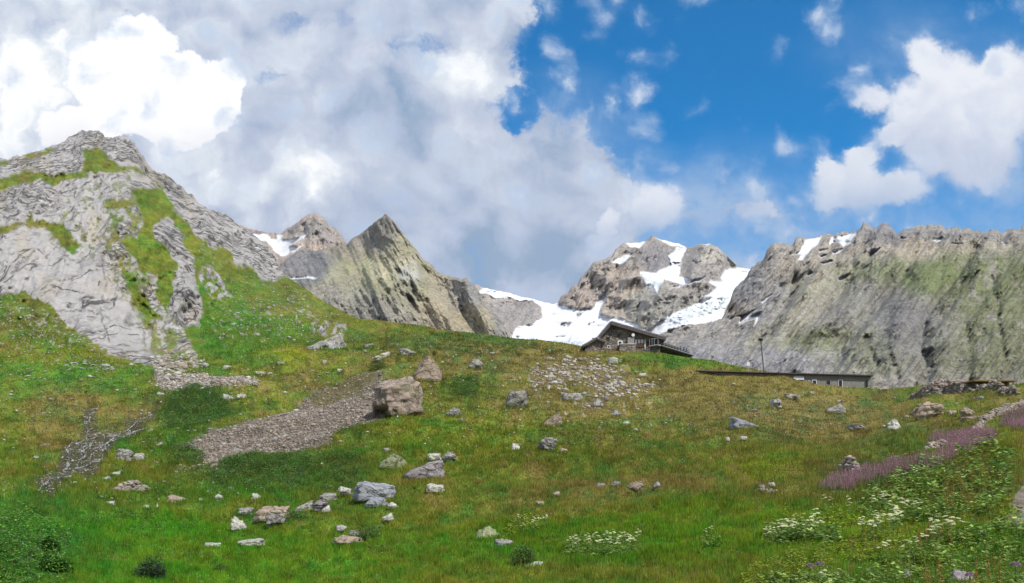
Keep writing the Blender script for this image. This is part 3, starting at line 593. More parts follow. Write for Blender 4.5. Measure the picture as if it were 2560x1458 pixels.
GRY, TAN, WRM, OLV, GRN = (0.250, 0.243, 0.240), (0.36, 0.32, 0.27), (0.34, 0.29, 0.25), (0.185, 0.185, 0.09), (0.125, 0.155, 0.045)
# pyramid peak in the middle
mountain('pyramid_peak', [(620, 760), (660, 700), (700, 664), (735, 632), (755, 617), (790, 626), (830, 618), (862, 610), (900, 588), (930, 562), (950, 543), (963, 534), (975, 545), (990, 560), (1010, 585), (1040, 622), (1060, 650), (1083, 667), (1092, 680), (1130, 693), (1165, 696), (1185, 708),
         (1198, 730), (1205, 760), (1222, 775), (1245, 788), (1258, 808), (1272, 838), (1290, 870), (1330, 930)], 960,
         [(620, 760, 1100), (620, 960, 700), (760, 620, 1500), (862, 612, 1350), (963, 540, 1150), (963, 700, 900), (963, 960, 620), (1090, 680, 1050), (1180, 700, 1000), (1270, 840, 780), (1330, 960, 640), (840, 720, 950), (720, 760, 980), (1150, 860, 720), (1000, 620, 1010)],
         M_MID, painter((0.30, 0.26, 0.19), [(960, 590, 80, 60, (0.24, 0.215, 0.195), .7), (900, 690, 110, 45, (0.28, 0.28, 0.11), .95, 1), (1020, 640, 60, 60, (0.27, 0.26, 0.13), .6, 1), (980, 670, 70, 30, (0.38, 0.34, 0.22), .8), (1030, 690, 25, 30, (0.36, 0.36, 0.34), .9), (1000, 740, 120, 40, (0.22, 0.22, 0.11), .7, 1),
            (900, 760, 130, 55, (0.225, 0.215, 0.19), .7), (1010, 810, 120, 40, (0.22, 0.21, 0.185), .55), (1130, 790, 80, 50, (0.35, 0.29, 0.18), .85), (1170, 740, 45, 35, (0.24, 0.23, 0.225), .9), (1250, 810, 25, 40, (0.20, 0.20, 0.21), .9), (1200, 810, 40, 30, (0.35, 0.31, 0.2), .8),
            (745, 670, 95, 45, (0.185, 0.18, 0.185), .95), (700, 720, 60, 30, (0.25, 0.23, 0.18), .8), (1050, 620, 40, 60, (0.23, 0.22, 0.14), .6, 1)], snow=[[(725, 693), (760, 688), (792, 692), (788, 698), (760, 694), (730, 698)]], seed=300),
         620, 1330, relief=0.05, rscale=(80, 200), slant=-0.45, seed=300, jagamp=4.0, nv=170, hf=.32, bs=(15, 34),
         cuts=[(-.035, 40, [(963, 534), (1000, 640), (1070, 730), (1150, 830)]), (.03, 28, [(935, 600), (890, 700), (880, 800)]), (-.05, 22, [(880, 610), (800, 700), (760, 790)]), (.05, 20, [(1075, 680), (1130, 760), (1200, 830)]), (-.04, 18, [(1165, 697), (1190, 760), (1240, 830)])])
# snowy peak behind it, left
mountain('snow_streaked_peak', [(540, 590), (600, 563), (625, 572), (650, 580), (690, 584), (708, 581), (722, 568), (738, 560), (755, 546), (775, 533), (790, 531), (800, 540), (812, 546), (822, 566), (843, 572), (855, 590), (866, 612), (900, 650), (960, 720)], 800,
         [(540, 600, 2600), (700, 590, 2700), (785, 535, 2500), (785, 640, 2100), (860, 610, 2400), (700, 800, 1700), (960, 800, 1800), (540, 800, 1700)],
         M_FAR, painter((0.335, 0.275, 0.225), [(770, 585, 60, 28, (0.33, 0.30, 0.27), .8), (780, 620, 45, 20, (0.40, 0.29, 0.21), .7), (830, 590, 30, 30, (0.27, 0.24, 0.22), .8), (650, 580, 60, 8, (0.24, 0.19, 0.18), .9)],
            snow=[[(622, 584), (668, 588), (676, 598), (690, 600), (690, 588), (712, 588), (704, 598), (722, 602), (764, 588), (760, 594), (738, 606), (722, 618), (762, 612), (742, 622), (714, 640), (700, 638), (680, 622), (664, 604), (640, 600)]], seed=340, sw=3),
         540, 960, nv=100, relief=0.05, rscale=(70, 80), seed=340, jagamp=3)
# glacier basin with its double summit
GL = [[(1196, 728), (1215, 716), (1310, 741), (1385, 758), (1400, 762), (1420, 768), (1450, 770), (1475, 770), (1500, 742), (1521, 722), (1514, 745), (1505, 765), (1500, 785), (1520, 790), (1545, 792), (1590, 812), (1640, 842), (1640, 930), (1240, 930), (1290, 818), (1335, 812), (1356, 788), (1352, 764), (1330, 750), (1300, 752), (1270, 742), (1240, 746), (1215, 732), (1203, 734)],
      [(1530, 655), (1560, 640), (1586, 633), (1565, 652), (1548, 664)], [(1564, 607), (1614, 602), (1598, 620), (1575, 618)], [(1640, 596), (1712, 612), (1716, 620), (1680, 615), (1660, 608)],
      [(1668, 640), (1692, 620), (1716, 620), (1704, 650), (1700, 690), (1730, 700), (1765, 690), (1745, 704), (1712, 710), (1692, 708), (1660, 700), (1645, 735), (1635, 712), (1610, 704), (1598, 680), (1640, 680), (1678, 664)],
      [(1780, 700), (1800, 706), (1815, 676), (1845, 670), (1885, 670), (1870, 690), (1850, 706), (1832, 740), (1812, 776), (1812, 800), (1700, 815), (1600, 850), (1625, 818), (1680, 785), (1740, 760), (1780, 740), (1755, 740), (1790, 720), (1768, 706)],
      [(1730, 655), (1735, 650), (1742, 658)], [(1518, 676), (1524, 676), (1524, 682)], [(1755, 612), (1775, 606), (1765, 614)], [(1678, 720), (1712, 706), (1700, 720)]]
mountain('glacier_peaks', [(1120, 735), (1180, 712), (1195, 711), (1212, 719), (1260, 728), (1310, 743), (1350, 754), (1385, 761), (1396, 756), (1405, 738), (1420, 730), (1430, 713), (1444, 711), (1452, 692), (1470, 678), (1482, 660), (1500, 652), (1528, 643), (1542, 622), (1556, 610), (1572, 606), (1610, 605),
         (1622, 598), (1630, 588), (1642, 597), (1680, 606), (1712, 615), (1722, 620), (1740, 614), (1760, 610), (1776, 609), (1795, 620), (1815, 635), (1830, 652), (1845, 668), (1885, 672), (1960, 660), (2050, 680)], 940,
         [(1120, 730, 3200), (1210, 720, 3300), (1385, 760, 3300), (1400, 860, 2450), (1400, 800, 2800), (1300, 790, 2900), (1500, 800, 2700), (1500, 930, 1900), (1120, 940, 2000), (1490, 660, 3150), (1630, 592, 3400), (1640, 700, 2700), (1720, 618, 3300), (1775, 610, 3000), (1775, 680, 2700), (1865, 672, 3300), (1800, 760, 2600), (1700, 810, 2250), (1620, 860, 2250), (1560, 760, 2750), (1500, 740, 3000), (2050, 700, 3400), (2050, 940, 2000), (1430, 730, 3200), (1470, 730, 3100)],
         M_FAR, painter((0.31, 0.275, 0.235), [(1480, 700, 80, 60, (0.37, 0.31, 0.255), .6), (1640, 650, 50, 35, (0.21, 0.20, 0.205), .9), (1560, 730, 50, 50, (0.36, 0.29, 0.23), .7), (1620, 770, 60, 50, (0.31, 0.30, 0.24), .7), (1770, 660, 55, 40, (0.27, 0.25, 0.235), .8), (1770, 630, 25, 20, (0.40, 0.37, 0.31), .8), (1720, 760, 90, 35, (0.27, 0.26, 0.24), .7),
            (1290, 780, 70, 40, (0.27, 0.25, 0.24), .9), (1190, 716, 15, 8, (0.42, 0.34, 0.25), .9), (1430, 740, 40, 30, (0.33, 0.27, 0.22), .7)],
            snow=GL, ice=[[(1640, 800), (1700, 780), (1800, 740), (1830, 730), (1800, 770), (1740, 800), (1680, 815)], [(1600, 690), (1660, 700), (1640, 740)], [(1400, 850), (1560, 850), (1500, 900), (1300, 880), (1300, 840)]], seed=380, sw=4),
         1120, 2050, nv=170, relief=0.05, rscale=(70, 110), slant=0.5, seed=380, jagamp=3)
# long ridge on the right
mountain('long_rocky_ridge', [(1440, 940), (1540, 885), (1600, 858), (1650, 836), (1700, 824), (1755, 812), (1800, 795), (1812, 782), (1820, 760), (1832, 735), (1850, 702), (1880, 672), (1895, 655), (1912, 640), (1922, 618), (1935, 608), (1950, 606), (1965, 612), (1985, 606), (1988, 592), (2010, 590), (2030, 593),
         (2052, 590), (2080, 589), (2100, 585), (2140, 580), (2153, 573), (2158, 557), (2163, 560), (2176, 570), (2192, 570), (2205, 560), (2216, 556), (2232, 572), (2250, 572), (2275, 572), (2300, 563), (2330, 559), (2355, 566), (2365, 574), (2385, 563), (2400, 568), (2412, 566), (2430, 574), (2450, 576), (2460, 581), (2480, 574), (2510, 580), (2530, 576), (2560, 560), (2640, 540), (2800, 500), (3000, 470)], 1010,
         [(1440, 940, 1500), (1600, 870, 1700), (1810, 790, 1750), (1880, 680, 2000), (1950, 606, 2100), (2160, 560, 2100), (2330, 560, 1950), (2560, 565, 1700), (3000, 470, 1500), (1500, 1010, 900), (1800, 1010, 700), (2200, 1010, 560), (2560, 1010, 460), (3000, 1010, 400),
          (1900, 800, 1400), (2100, 720, 1500), (2120, 800, 1050), (2300, 720, 1250), (2200, 880, 800), (2500, 700, 1150), (2480, 860, 720), (2020, 880, 950), (2330, 860, 830), (1750, 880, 1250), (2400, 640, 1500)],
         M_FAR, painter((0.285, 0.26, 0.225), [(1930, 640, 50, 35, (0.31, 0.28, 0.25), .8), (1900, 740, 70, 60, (0.235, 0.225, 0.225), .9), (1848, 768, 22, 16, (0.40, 0.32, 0.22), .9), (2220, 600, 60, 40, (0.21, 0.205, 0.215), .9), (2350, 585, 160, 14, (0.225, 0.21, 0.205), .9), (2050, 660, 120, 40, (0.33, 0.29, 0.24), .7), (2290, 625, 110, 20, (0.40, 0.33, 0.26), .85), (2500, 615, 90, 16, (0.39, 0.335, 0.27), .8),
            (2060, 730, 100, 30, (0.27, 0.265, 0.17), .6, 1), (2250, 680, 150, 30, (0.185, 0.20, 0.10), .85, 1), (2450, 690, 200, 60, (0.125, 0.145, 0.058), .95, 1), (2330, 700, 60, 25, (0.115, 0.15, 0.045), .7, 1), (2500, 760, 140, 90, (0.13, 0.145, 0.065), .9, 1), (2460, 880, 170, 70, (0.125, 0.135, 0.065), .85, 1), (2200, 780, 110, 60, (0.165, 0.16, 0.16), .85), (2250, 850, 90, 60, (0.17, 0.165, 0.16), .85), (2030, 850, 130, 28, (0.135, 0.155, 0.065), .9, 1), (2000, 800, 60, 40, (0.27, 0.26, 0.18), .5, 1), (2130, 900, 110, 40, (0.165, 0.175, 0.10), .8, 1),
            (1950, 910, 140, 35, (0.255, 0.25, 0.26), .85), (1800, 840, 110, 25, (0.285, 0.265, 0.24), .9), (1750, 880, 90, 25, (0.27, 0.265, 0.27), .8), (2160, 800, 40, 60, (0.22, 0.22, 0.16), .5, 1)],
            snow=[[(2010, 600), (2055, 592), (2045, 612), (2030, 622), (2008, 650), (1990, 654), (2004, 636), (1966, 640), (2000, 630), (2004, 618)], [(2078, 594), (2140, 583), (2132, 606), (2108, 618), (2100, 608), (2084, 606), (2072, 615)], [(2046, 624), (2072, 622), (2050, 632)], [(2046, 638), (2068, 636), (2054, 646)], [(2080, 628), (2108, 620), (2100, 632), (2082, 636)], [(2050, 657), (2078, 650), (2082, 654), (2058, 660)],
                  [(2174, 648), (2178, 630), (2204, 618), (2194, 630), (2178, 640)], [(2150, 676), (2172, 662), (2160, 672)], [(2094, 700), (2100, 692), (2124, 684), (2112, 698), (2098, 702)], [(2245, 593), (2268, 596), (2256, 598)], [(2330, 598), (2356, 592), (2358, 600), (2340, 604)], [(2376, 608), (2410, 609), (2390, 612)], [(2500, 604), (2520, 610), (2508, 611)],
                  [(1812, 800), (1826, 796), (1856, 786), (1890, 772), (1880, 786), (1846, 812), (1852, 792), (1820, 790)], [(1872, 790), (1904, 778), (1900, 796), (1880, 824), (1892, 794), (1876, 800), (1850, 812)], [(1902, 752), (1932, 734), (1930, 738), (1906, 760)], [(2018, 686), (2036, 680), (2022, 690)], [(1816, 795), (1836, 792), (1826, 802)]], seed=420, sw=0.6, soft=1.5, hs=1.2),
         1440, 3000, step=2.6, nv=190, relief=0.075, rscale=(75, 240), slant=0.75, seed=420, jagamp=9, hf=0.36, bs=(15, 70),
         cuts=[(.05, 12, [(2440, 620), (2400, 690), (2350, 750), (2320, 800), (2310, 870), (2325, 910)]), (.022, 9, [(2480, 700), (2495, 760), (2502, 830), (2515, 890)]), (.05, 16, [(2180, 640), (2100, 740), (2030, 800), (1980, 850)]), (.05, 18, [(2270, 690), (2160, 790), (2090, 870)]),
               (.04, 10, [(1995, 690), (1965, 770), (1925, 830), (1880, 870)]), (.015, 9, [(2170, 850), (2205, 940)]), (.015, 9, [(2225, 870), (2250, 950)]), (.022, 11, [(2420, 820), (2430, 900), (2428, 950)]), (.04, 9, [(2090, 610), (2040, 680), (1960, 720)]),
               (-.05, 26, [(2060, 680), (2000, 760), (1950, 830), (1900, 900)]), (-.06, 30, [(2480, 640), (2410, 740), (2370, 830), (2350, 930)]), (-.05, 28, [(2240, 650), (2180, 720), (2110, 790), (2050, 850), (2000, 920)]), (-.03, 14, [(2165, 560), (2150, 600), (2110, 650)]), (-.04, 16, [(2216, 556), (2190, 610), (2160, 650)]), (-.05, 24, [(1950, 606), (1920, 680), (1860, 760)]), (-.05, 26, [(2330, 700), (2270, 790), (2230, 880)])])
# valley floor sheet reaching the horizon
tag(mesh_obj('ground', [(-5000, -1000, -13), (5000, -1000, -13), (5000, 5600, -13), (-5000, 5600, -13)], [(0, 1, 2, 3)], plain_mat('valley_grass', (0.10, 0.12, 0.04), 0.95, 0.01, 0.3, 0.5)), kind='structure')


# ------------------------------------------------------------------ boulders
import bmesh
def ico(sub):
    bm = bmesh.new(); bmesh.ops.create_icosphere(bm, subdivisions=sub, radius=1.0)
    v = np.array([q.co[:] for q in bm.verts]); f = np.array([[w.index for w in q.verts] for q in bm.faces]); bm.free(); return v, f
ICO = {k: ico(k) for k in (1, 2, 3, 4)}
def rock_shape(kind, seed, sub=4, rough=0.07):
    r = np.random.RandomState(seed); d, f = ICO[sub]
    pl = []
    def P(x, y, z, h): n = np.array([x, y, z], float); pl.append((n / np.linalg.norm(n), h))
    if kind == 'round':
        for _ in range(16): n = r.normal(size=3); P(*n, r.uniform(0.72, 0.95))
    elif kind == 'block':
        for a in ((1, 0, 0), (-1, 0, 0), (0, 1, 0), (0, -1, 0), (0, 0, 1), (0, 0, -1)): P(*(np.array(a) + r.normal(size=3) * 0.14), r.uniform(0.62, 0.8))
        for _ in range(5): P(*(np.sign(r.normal(size=3)) * r.uniform(0.5, 1, 3)), r.uniform(0.85, 1.05))
    elif kind == 'slab':
        P(r.normal() * .12, -0.2, 1, 0.42); P(0, 0, -1, 0.5); P(r.normal() * .2, -1, 0.1, 0.7); P(0, 1, 0, 0.7); P(1, r.normal() * .3, 0.2, 0.9); P(-1, r.normal() * .3, 0.2, 0.92)
        for _ in range(6): n = r.normal(size=3); n[2] *= 0.5; P(*n, r.uniform(0.8, 1.0))
    elif kind == 'wedge':
        s = 1 if r.rand() < .5 else -1
        P(0.55 * s, -0.25, 1, 0.42); P(-s, -.1, .15, 0.75); P(0, -1, .25, 0.6); P(0, 0, -1, 0.5); P(0, 1, 0, 0.7); P(s, 0, .1, 1.0)
        for _ in range(7): n = r.normal(size=3); P(*n, r.uniform(0.8, 1.0))
    elif kind == 'pyramid':
        P(0.85, -.4, .62, 0.5); P(-0.75, -.3, .62, 0.52); P(.1, -1, .5, .5); P(0, 1, .4, .6); P(0, 0, -1, .6); P(1, 0, -.2, .9); P(-1, 0, -.1, .9)
        for _ in range(5): n = r.normal(size=3); P(*n, r.uniform(0.85, 1.05))
    rad = np.full(len(d), 1.25)
    for n, h in pl:
        c = d @ n; rad = np.where(c > 0.05, np.minimum(rad, h / np.maximum(c, 0.05)), rad)
    v = d * rad[:, None]; o = seed * 3.17
    n = vnoise(v[:, 0] * 2.2 + o, v[:, 1] * 2.2, v[:, 2] * 2.2, seed) + 1.0 - 2.4 * np.abs(vnoise(v[:, 0] * 3 + o, v[:, 1] * 3, v[:, 2] * 3.6, seed + 7)) + 0.6 * vnoise(v[:, 0] * 5, v[:, 1] * 5 + o, v[:, 2] * 5, seed + 1) + 0.4 * vnoise(v[:, 0] * 11, v[:, 1] * 11 + o, v[:, 2] * 11, seed + 2)
    st = vnoise(v[:, 0] * 1.2 + o, v[:, 1] * 1.2, v[:, 2] * 6.5, seed + 11); n = n + 1.1 * np.sign(st) * np.minimum(np.abs(st) * 3, .5)
    v = v * (1 + rough * n)[:, None]
    lo, hi = v.min(0), v.max(0); v = (v - (lo + hi) / 2) / ((hi - lo) / 2)
    return v, f
def place_rock(u0, v0, u1, v1, kind, mat, label, cat='boulder', name='boulder', group=None, seed=None, sub=4, dr=0.75, sink=0.2, rough=0.07, shape=None):
    uc = (u0 + u1) / 2; h = v1 - v0; g = ground(uc, v1 - 1)
    seed = int(u0 * 7 + v0 * 3) if seed is None else seed
    w0 = (u1 - u0) / F * g[1]; Yc = g[1] + 0.32 * w0 * dr
    w, hh, dp = (u1 - u0) / F * Yc, h / F * Yc * (1 + sink), (u1 - u0) / F * Yc * dr
    c = px(uc, v0 + h * (1 + sink) / 2, Yc)
    v, f = shape if shape else rock_shape(kind, seed, sub, rough)
    v = v * np.array([w / 2, dp / 2, hh / 2])
    o = mesh_obj(name, v, f, mat); o.location = c
    return tag(o, label, cat, group)

BIGV, BIGF = rock_shape('block', 5, 4, 0.05)
def big_block():
    """large block with a cave-like notch at its lower left and a flat sloping top"""
    d, f = ico(5)
    pl = [((0.22, -1, 0.06), .60), ((-.8, -.75, .05), .66), ((1, -.15, .12), .86), ((-.20, -.42, 1), .56), ((-1, .1, .1), .9), ((0, 0, -1), .7), ((0, 1, 0), .7), ((.7, -.3, .75), .88), ((-.75, -.1, .85), .92), ((.6, -.2, -.8), .95), ((.7, -.8, -.1), .86)]
    rad = np.full(len(d), 1.3)
    for n, h in pl:
        n = np.array(n, float); n /= np.linalg.norm(n); c = d @ n; rad = np.where(c > .05, np.minimum(rad, h / np.maximum(c, .05)), rad)
    v = d * rad[:, None]
    n = vnoise(v[:, 0] * 2.5, v[:, 1] * 2.5, v[:, 2] * 4.5, 3) + .7 * vnoise(v[:, 0] * 5, v[:, 1] * 5, v[:, 2] * 11, 4) + .4 * vnoise(v[:, 0] * 13, v[:, 1] * 13, v[:, 2] * 20, 5)
    n += 1.1 * (1 - 3 * np.abs(vnoise(v[:, 0] * 1.6, v[:, 1] * 1.6, v[:, 2] * 5.0, 31))) + .7 * (1 - 3 * np.abs(vnoise(v[:, 0] * 4.6, v[:, 1] * 3, v[:, 2] * 3, 32)))
    v = v * (1 + .058 * n)[:, None]
    lo, hi = v.min(0), v.max(0); v = (v - (lo + hi) / 2) / ((hi - lo) / 2)
    k = sstep(-v[:, 1], -.2, .4) * sstep(-v[:, 2], .45, .62) * sstep(-v[:, 0], .2, .35) * (1 - sstep(-v[:, 0], .8, .95))
    v[:, 1] += k * 0.9; return v, f
place_rock(927, 934, 1057, 1038, 'block', R_BIG, 'largest boulder, banded tan block with a small hollow at its foot, above the scree', shape=big_block(), sink=.08)
place_rock(1029, 886, 1106, 953, 'pyramid', R_TAN, 'pointed tan boulder standing behind the largest block', seed=12, sink=.1)

ROCKS = [
 (770, 833, 866, 878, 'wedge', R_GREY, 'layered grey ledge of rock sloping right, on the green slope near the ridge'),
 (928, 878, 980, 901, 'wedge', R_PALE, 'pale wedge shaped boulder on the ridge left of the pointed boulder'),
 (996, 871, 1040, 894, 'round', R_GREY, 'dark grey rough boulder on the ridge right of the pale wedge'),
 (909, 858, 936, 870, 'slab', R_GREY, 'small flat grey rock lying in grass near the skyline above the pale wedge'),
 (556, 914, 578, 928, 'round', R_PALE, 'pale rock at the foot of the mountain, leftmost of three above the stone strip'),
 (579, 909, 590, 918, 'round', R_PALE, 'smallest of three pale rocks above the stone strip'),
 (587, 920, 609, 934, 'wedge', R_PALE, 'rightmost of three pale rocks above the stone strip'),
 (634, 928, 664, 938, 'slab', R_PALE, 'low pale rock in grass above the end of the stone strip'),
 (693, 904, 712, 917, 'block', R_PALE, 'pale block alone on the bright green slope above the scree'),
 (806, 901, 819, 912, 'block', R_PALE, 'small pale block above the top of the scree'),
 (842, 922, 856, 931, 'round', R_PALE, 'small rounded pale rock just above the scree'),
 (591, 985, 616, 996, 'slab', R_PALE, 'flat pale rock right of the dark shrubs above the scree'),
 (555, 985, 582, 999, 'wedge', R_PALE, 'pale rock at the upper edge of the dark shrubs'),
 (1113, 1019, 1154, 1042, 'round', R_GREY, 'rough grey boulder on the green slope right of the largest block'),
 (946, 1131, 1021, 1170, 'pyramid', R_GREEN, 'green lichen covered boulder with a peaked top'),
 (955, 1119, 978, 1134, 'round', R_GREY, 'small grey rock right behind the green lichen boulder'),
 (1008, 1150, 1113, 1194, 'wedge', R_MAUVE, 'long mauve grey boulder touching the green lichen boulder'),
 (1066, 1132, 1106, 1149, 'slab', R_PALE, 'low pale rock behind the mauve boulder'),
 (1104, 1128, 1144, 1152, 'round', R_GREY, 'ringed grey white boulder at the right end of the low pale rock'),
 (879, 1202, 987, 1247, 'slab', R_SLATE, 'long blue grey slab, largest of the rocks in the lower meadow'),
 (915, 1242, 970, 1265, 'slab', R_SLATE, 'flat grey rock right below the long blue grey slab'),
 (968, 1255, 996, 1271, 'round', R_PALE, 'small pale rock at the right of the flat grey rock below the slab'),
 (954, 1282, 984, 1299, 'wedge', R_PALE, 'white pointed rock in the lower meadow below the long slab'),
 (1064, 1208, 1113, 1229, 'slab', R_PALE, 'pale flat block below the mauve boulder'),
 (626, 1232, 658, 1254, 'wedge', R_PALE, 'white slanting rock upper left of the big tan slab'),
 (633, 1265, 730, 1302, 'slab', R_TAN, 'big flat tan slab half sunk in the lower meadow'),
 (661, 1285, 716, 1317, 'round', R_GREY, 'grey rounded boulder leaning on the big tan slab'),
 (576, 1290, 619, 1321, 'wedge', R_PALE, 'mottled pale rock left below the big tan slab'),
 (594, 1269, 635, 1285, 'slab', R_GREY, 'low grey rock at the left end of the big tan slab'),
 (734, 1251, 782, 1277, 'wedge', R_PALE, 'pale sloping boulder right of the big tan slab'),
 (779, 1248, 823, 1276, 'round', R_MAUVE, 'mauve boulder beside the pale sloping boulder'),
 (845, 1216, 879, 1237, 'round', R_PALE, 'pale rock touching the left end of the long blue grey slab'),
 (797, 1232, 846, 1250, 'slab', R_GREY, 'row of low grey rock between the mauve boulder and the long slab'),
 (804, 1262, 826, 1279, 'wedge', R_PALE, 'small pale leaning rock below the mauve boulder'),
 (840, 1312, 868, 1330, 'round', R_PALE, 'pale rounded rock behind the bush in the lower meadow'),
 (832, 1337, 908, 1364, 'round', R_TAN, 'orange tan rounded boulder in the short grass'),
 (872, 1325, 898, 1338, 'slab', R_GREY, 'flat grey rock under the bush beside the orange tan boulder'),
 (1181, 1315, 1256, 1350, 'pyramid', R_GREEN, 'yellow lichened boulder beside the light green flowering clump'),
 (1234, 1346, 1284, 1375, 'round', R_GREY, 'rounded grey boulder below right of the yellow lichened boulder'),
 (590, 1347, 664, 1364, 'slab', R_PALE, 'long thin pale rock flush with the lower lawn'),
 (509, 1357, 554, 1369, 'slab', R_PALE, 'low white rock alone in the lower lawn'),
 (418, 1236, 473, 1261, 'wedge', R_TAN, 'brown slanting boulder in the lower left meadow'),
 (308, 1240, 338, 1253, 'slab', R_PALE, 'flat white rock just below the stone heap'),
 (258, 1252, 286, 1267, 'slab', R_PALE, 'pale block at the lower left of the stone heap'),
 (270, 1242, 289, 1252, 'slab', R_PALE, 'small pale rock above the pale block left of the heap'),
 (244, 1239, 259, 1248, 'slab', R_PALE, 'tiny flat pale rock, leftmost below the stream'),
 (353, 1262, 375, 1276, 'round', R_PALE, 'rounded pale rock below the flat white rock'),
 (386, 1258, 399, 1273, 'pyramid', R_PALE, 'small upright pale rock left of the brown slanting boulder'),
 (496, 1245, 511, 1256, 'wedge', R_PALE, 'small white rock right of the brown slanting boulder'),
 (536, 1234, 558, 1249, 'round', R_PALE, 'upper one of a pair of small round rocks left of the tan slab'),
 (536, 1250, 558, 1264, 'round', R_PALE, 'lower one of a pair of small round rocks left of the tan slab'),
 (197, 1193, 217, 1206, 'pyramid', R_PALE, 'white rock just right of the bottom of the stream'),
 (154, 1201, 167, 1210, 'round', R_PALE, 'small pale rock in the bottom of the stream'),
 (248, 1190, 276, 1208, 'slab', R_PALE, 'pale flat rock, lower left of two beside the stone heap'),
 (270, 1178, 300, 1196, 'slab', R_PALE, 'pale tilted rock, upper right of two beside the stone heap'),
 (217, 1231, 242, 1241, 'slab', R_TAN, 'thin flat tan rock below the stream'),
 (311, 1275, 340, 1284, 'slab', R_PALE, 'low pale rock flush with the bright green herbs'),
 (294, 1121, 333, 1156, 'block', R_GREY, 'tall grey boulder right of the stream'),
 (334, 1132, 364, 1154, 'block', R_PALE, 'pale boulder leaning on the tall grey boulder by the stream'),
 (99, 1108, 129, 1123, 'slab', R_TAN, 'tan rock on the brown ground left of the stream'),
 (120, 995, 137, 1004, 'round', R_PALE, 'small pale rock on the brown patch of the left slope'),
 (388, 1105, 408, 1116, 'wedge', R_PALE, 'small white rock right of the stream near the scree foot'),
 (362, 1115, 378, 1124, 'wedge', R_PALE, 'small pale rock between the stream and the scree foot'),
 (1260, 974, 1322, 1019, 'block', R_GREY, 'grey square cut block with a dark line under its top, mid slope'),
 (1360, 961, 1384, 980, 'pyramid', R_PALE, 'white rock with a dark foot right above the square block'),
 (1401, 980, 1459, 1001, 'slab', R_GREY, 'low grey rock at the lower left of the stone field'),
 (1519, 894, 1545, 915, 'block', R_PALE, 'white topped block on the crest below the hut'),
 (1541, 897, 1564, 911, 'round', R_TAN, 'tan rock beside the white topped block below the hut'),
 (1594, 932, 1616, 945, 'round', R_PALE, 'white rounded rock right of the stone field'),
 (1353, 1034, 1411, 1070, 'wedge', R_TAN, 'smooth beige wedge boulder in the middle of the slope'),
 (1342, 1093, 1393, 1126, 'round', R_GREY, 'cracked grey boulder below the beige wedge'),
 (1359, 893, 1388, 908, 'round', R_PALE, 'pale boulder on the brown crest left of the stone field'),
 (1356, 872, 1380, 890, 'wedge', R_GREY, 'grey upright rock on the brown crest, nearest the skyline'),
 (1290, 881, 1302, 893, 'pyramid', R_PALE, 'small pale pointed rock on the brown crest'),
 (1170, 898, 1208, 927, 'round', R_GREY, 'broken grey boulder on the crest right of the pointed boulder'),
 (1147, 884, 1184, 897, 'slab', R_PALE, 'flat pale rock above the broken grey boulder'),
 (1482, 996, 1509, 1015, 'pyramid', R_GREY, 'grey rock at the bottom of the stone field'),
 (1528, 1025, 1554, 1044, 'round', R_GREY, 'rounded grey rock below the stone field'),
 (1552, 1052, 1574, 1065, 'round', R_PALE, 'pale rock right below the rounded grey rock'),
 (1581, 1070, 1596, 1081, 'round', R_PALE, 'small white rock, lowest of those below the stone field'),
 (1566, 1202, 1610, 1230, 'round', R_TAN, 'pinkish tan boulder in the dry reddish grass'),
 (1489, 1207, 1514, 1220, 'slab', R_MAUVE, 'dark low rock, leftmost beside the pinkish boulder'),
 (1527, 1202, 1553, 1217, 'round', R_MAUVE, 'dark low rock between the leftmost one and the pinkish boulder'),
 (1632, 1203, 1651, 1220, 'round', R_GREY, 'small grey rock right of the pinkish boulder'),
 (1278, 1108, 1300, 1131, 'slab', R_PALE, 'pale broken rock left of the cracked grey boulder'),
 (1398, 1120, 1420, 1131, 'slab', R_TAN, 'small tan rock at the right foot of the cracked grey boulder'),
 (1822, 1039, 1894, 1071, 'wedge', R_SLATE, 'blue grey slanted boulder on the right slope below the lamp'),
 (2064, 1008, 2111, 1034, 'wedge', R_GREY, 'smooth grey slab below the long stone building'),
 (2280, 1004, 2365, 1049, 'round', R_TAN, 'large flat beige boulder below the ruined shelter'),
 (2219, 1047, 2255, 1073, 'pyramid', R_PALE, 'white pointed boulder left of the large flat beige boulder'),
 (2118, 1060, 2170, 1082, 'round', R_GREY, 'pale grey broken rock left of the white pointed boulder'),
 (1960, 983, 1998, 997, 'slab', R_GREY, 'flat grey rock on the crest below the lamp'),
 (2365, 1025, 2392, 1038, 'slab', R_TAN, 'small flat tan rock right of the large beige boulder'),
 (1923, 996, 1957, 1018, 'round', R_GREY, 'low cluster like dark rock below the flat grey rock'),
 (2022, 979, 2038, 989, 'round', R_PALE, 'small white rock below the long stone building'),
 (1916, 1205, 1939, 1225, 'round', R_PALE, 'small pale rock left of the purple flowers'),
 (1895, 1210, 1914, 1228, 'round', R_MAUVE, 'small mauve rock left of the small pale rock near the purple flowers'),
 (1812, 1092, 1825, 1103, 'round', R_PALE, 'small white rock below the blue grey slanted boulder'),
 (1849, 1090, 1867, 1100, 'slab', R_PALE, 'flat white rock below the blue grey slanted boulder'),
 (1311, 1403, 1363, 1427, 'wedge', R_PALE, 'pale rock at the foot of the dark bush, bottom centre'),
 (1377, 1406, 1406, 1423, 'slab', R_PALE, 'small pale rock right of the one under the dark bush'),
 (1380, 1228, 1402, 1239, 'slab', R_TAN, 'low tan rock in dry grass, centre of the meadow'),
 (1338, 1252, 1362, 1261, 'slab', R_TAN, 'thin tan rock sunk in grass above the light green clump'),
 (2368, 1424, 2440, 1475, 'round', R_MAUVE, 'large grey boulder among leaves at the bottom right edge'),
 (2238, 1424, 2275, 1462, 'wedge', R_GREY, 'narrow grey rock among leaves at the bottom edge'),
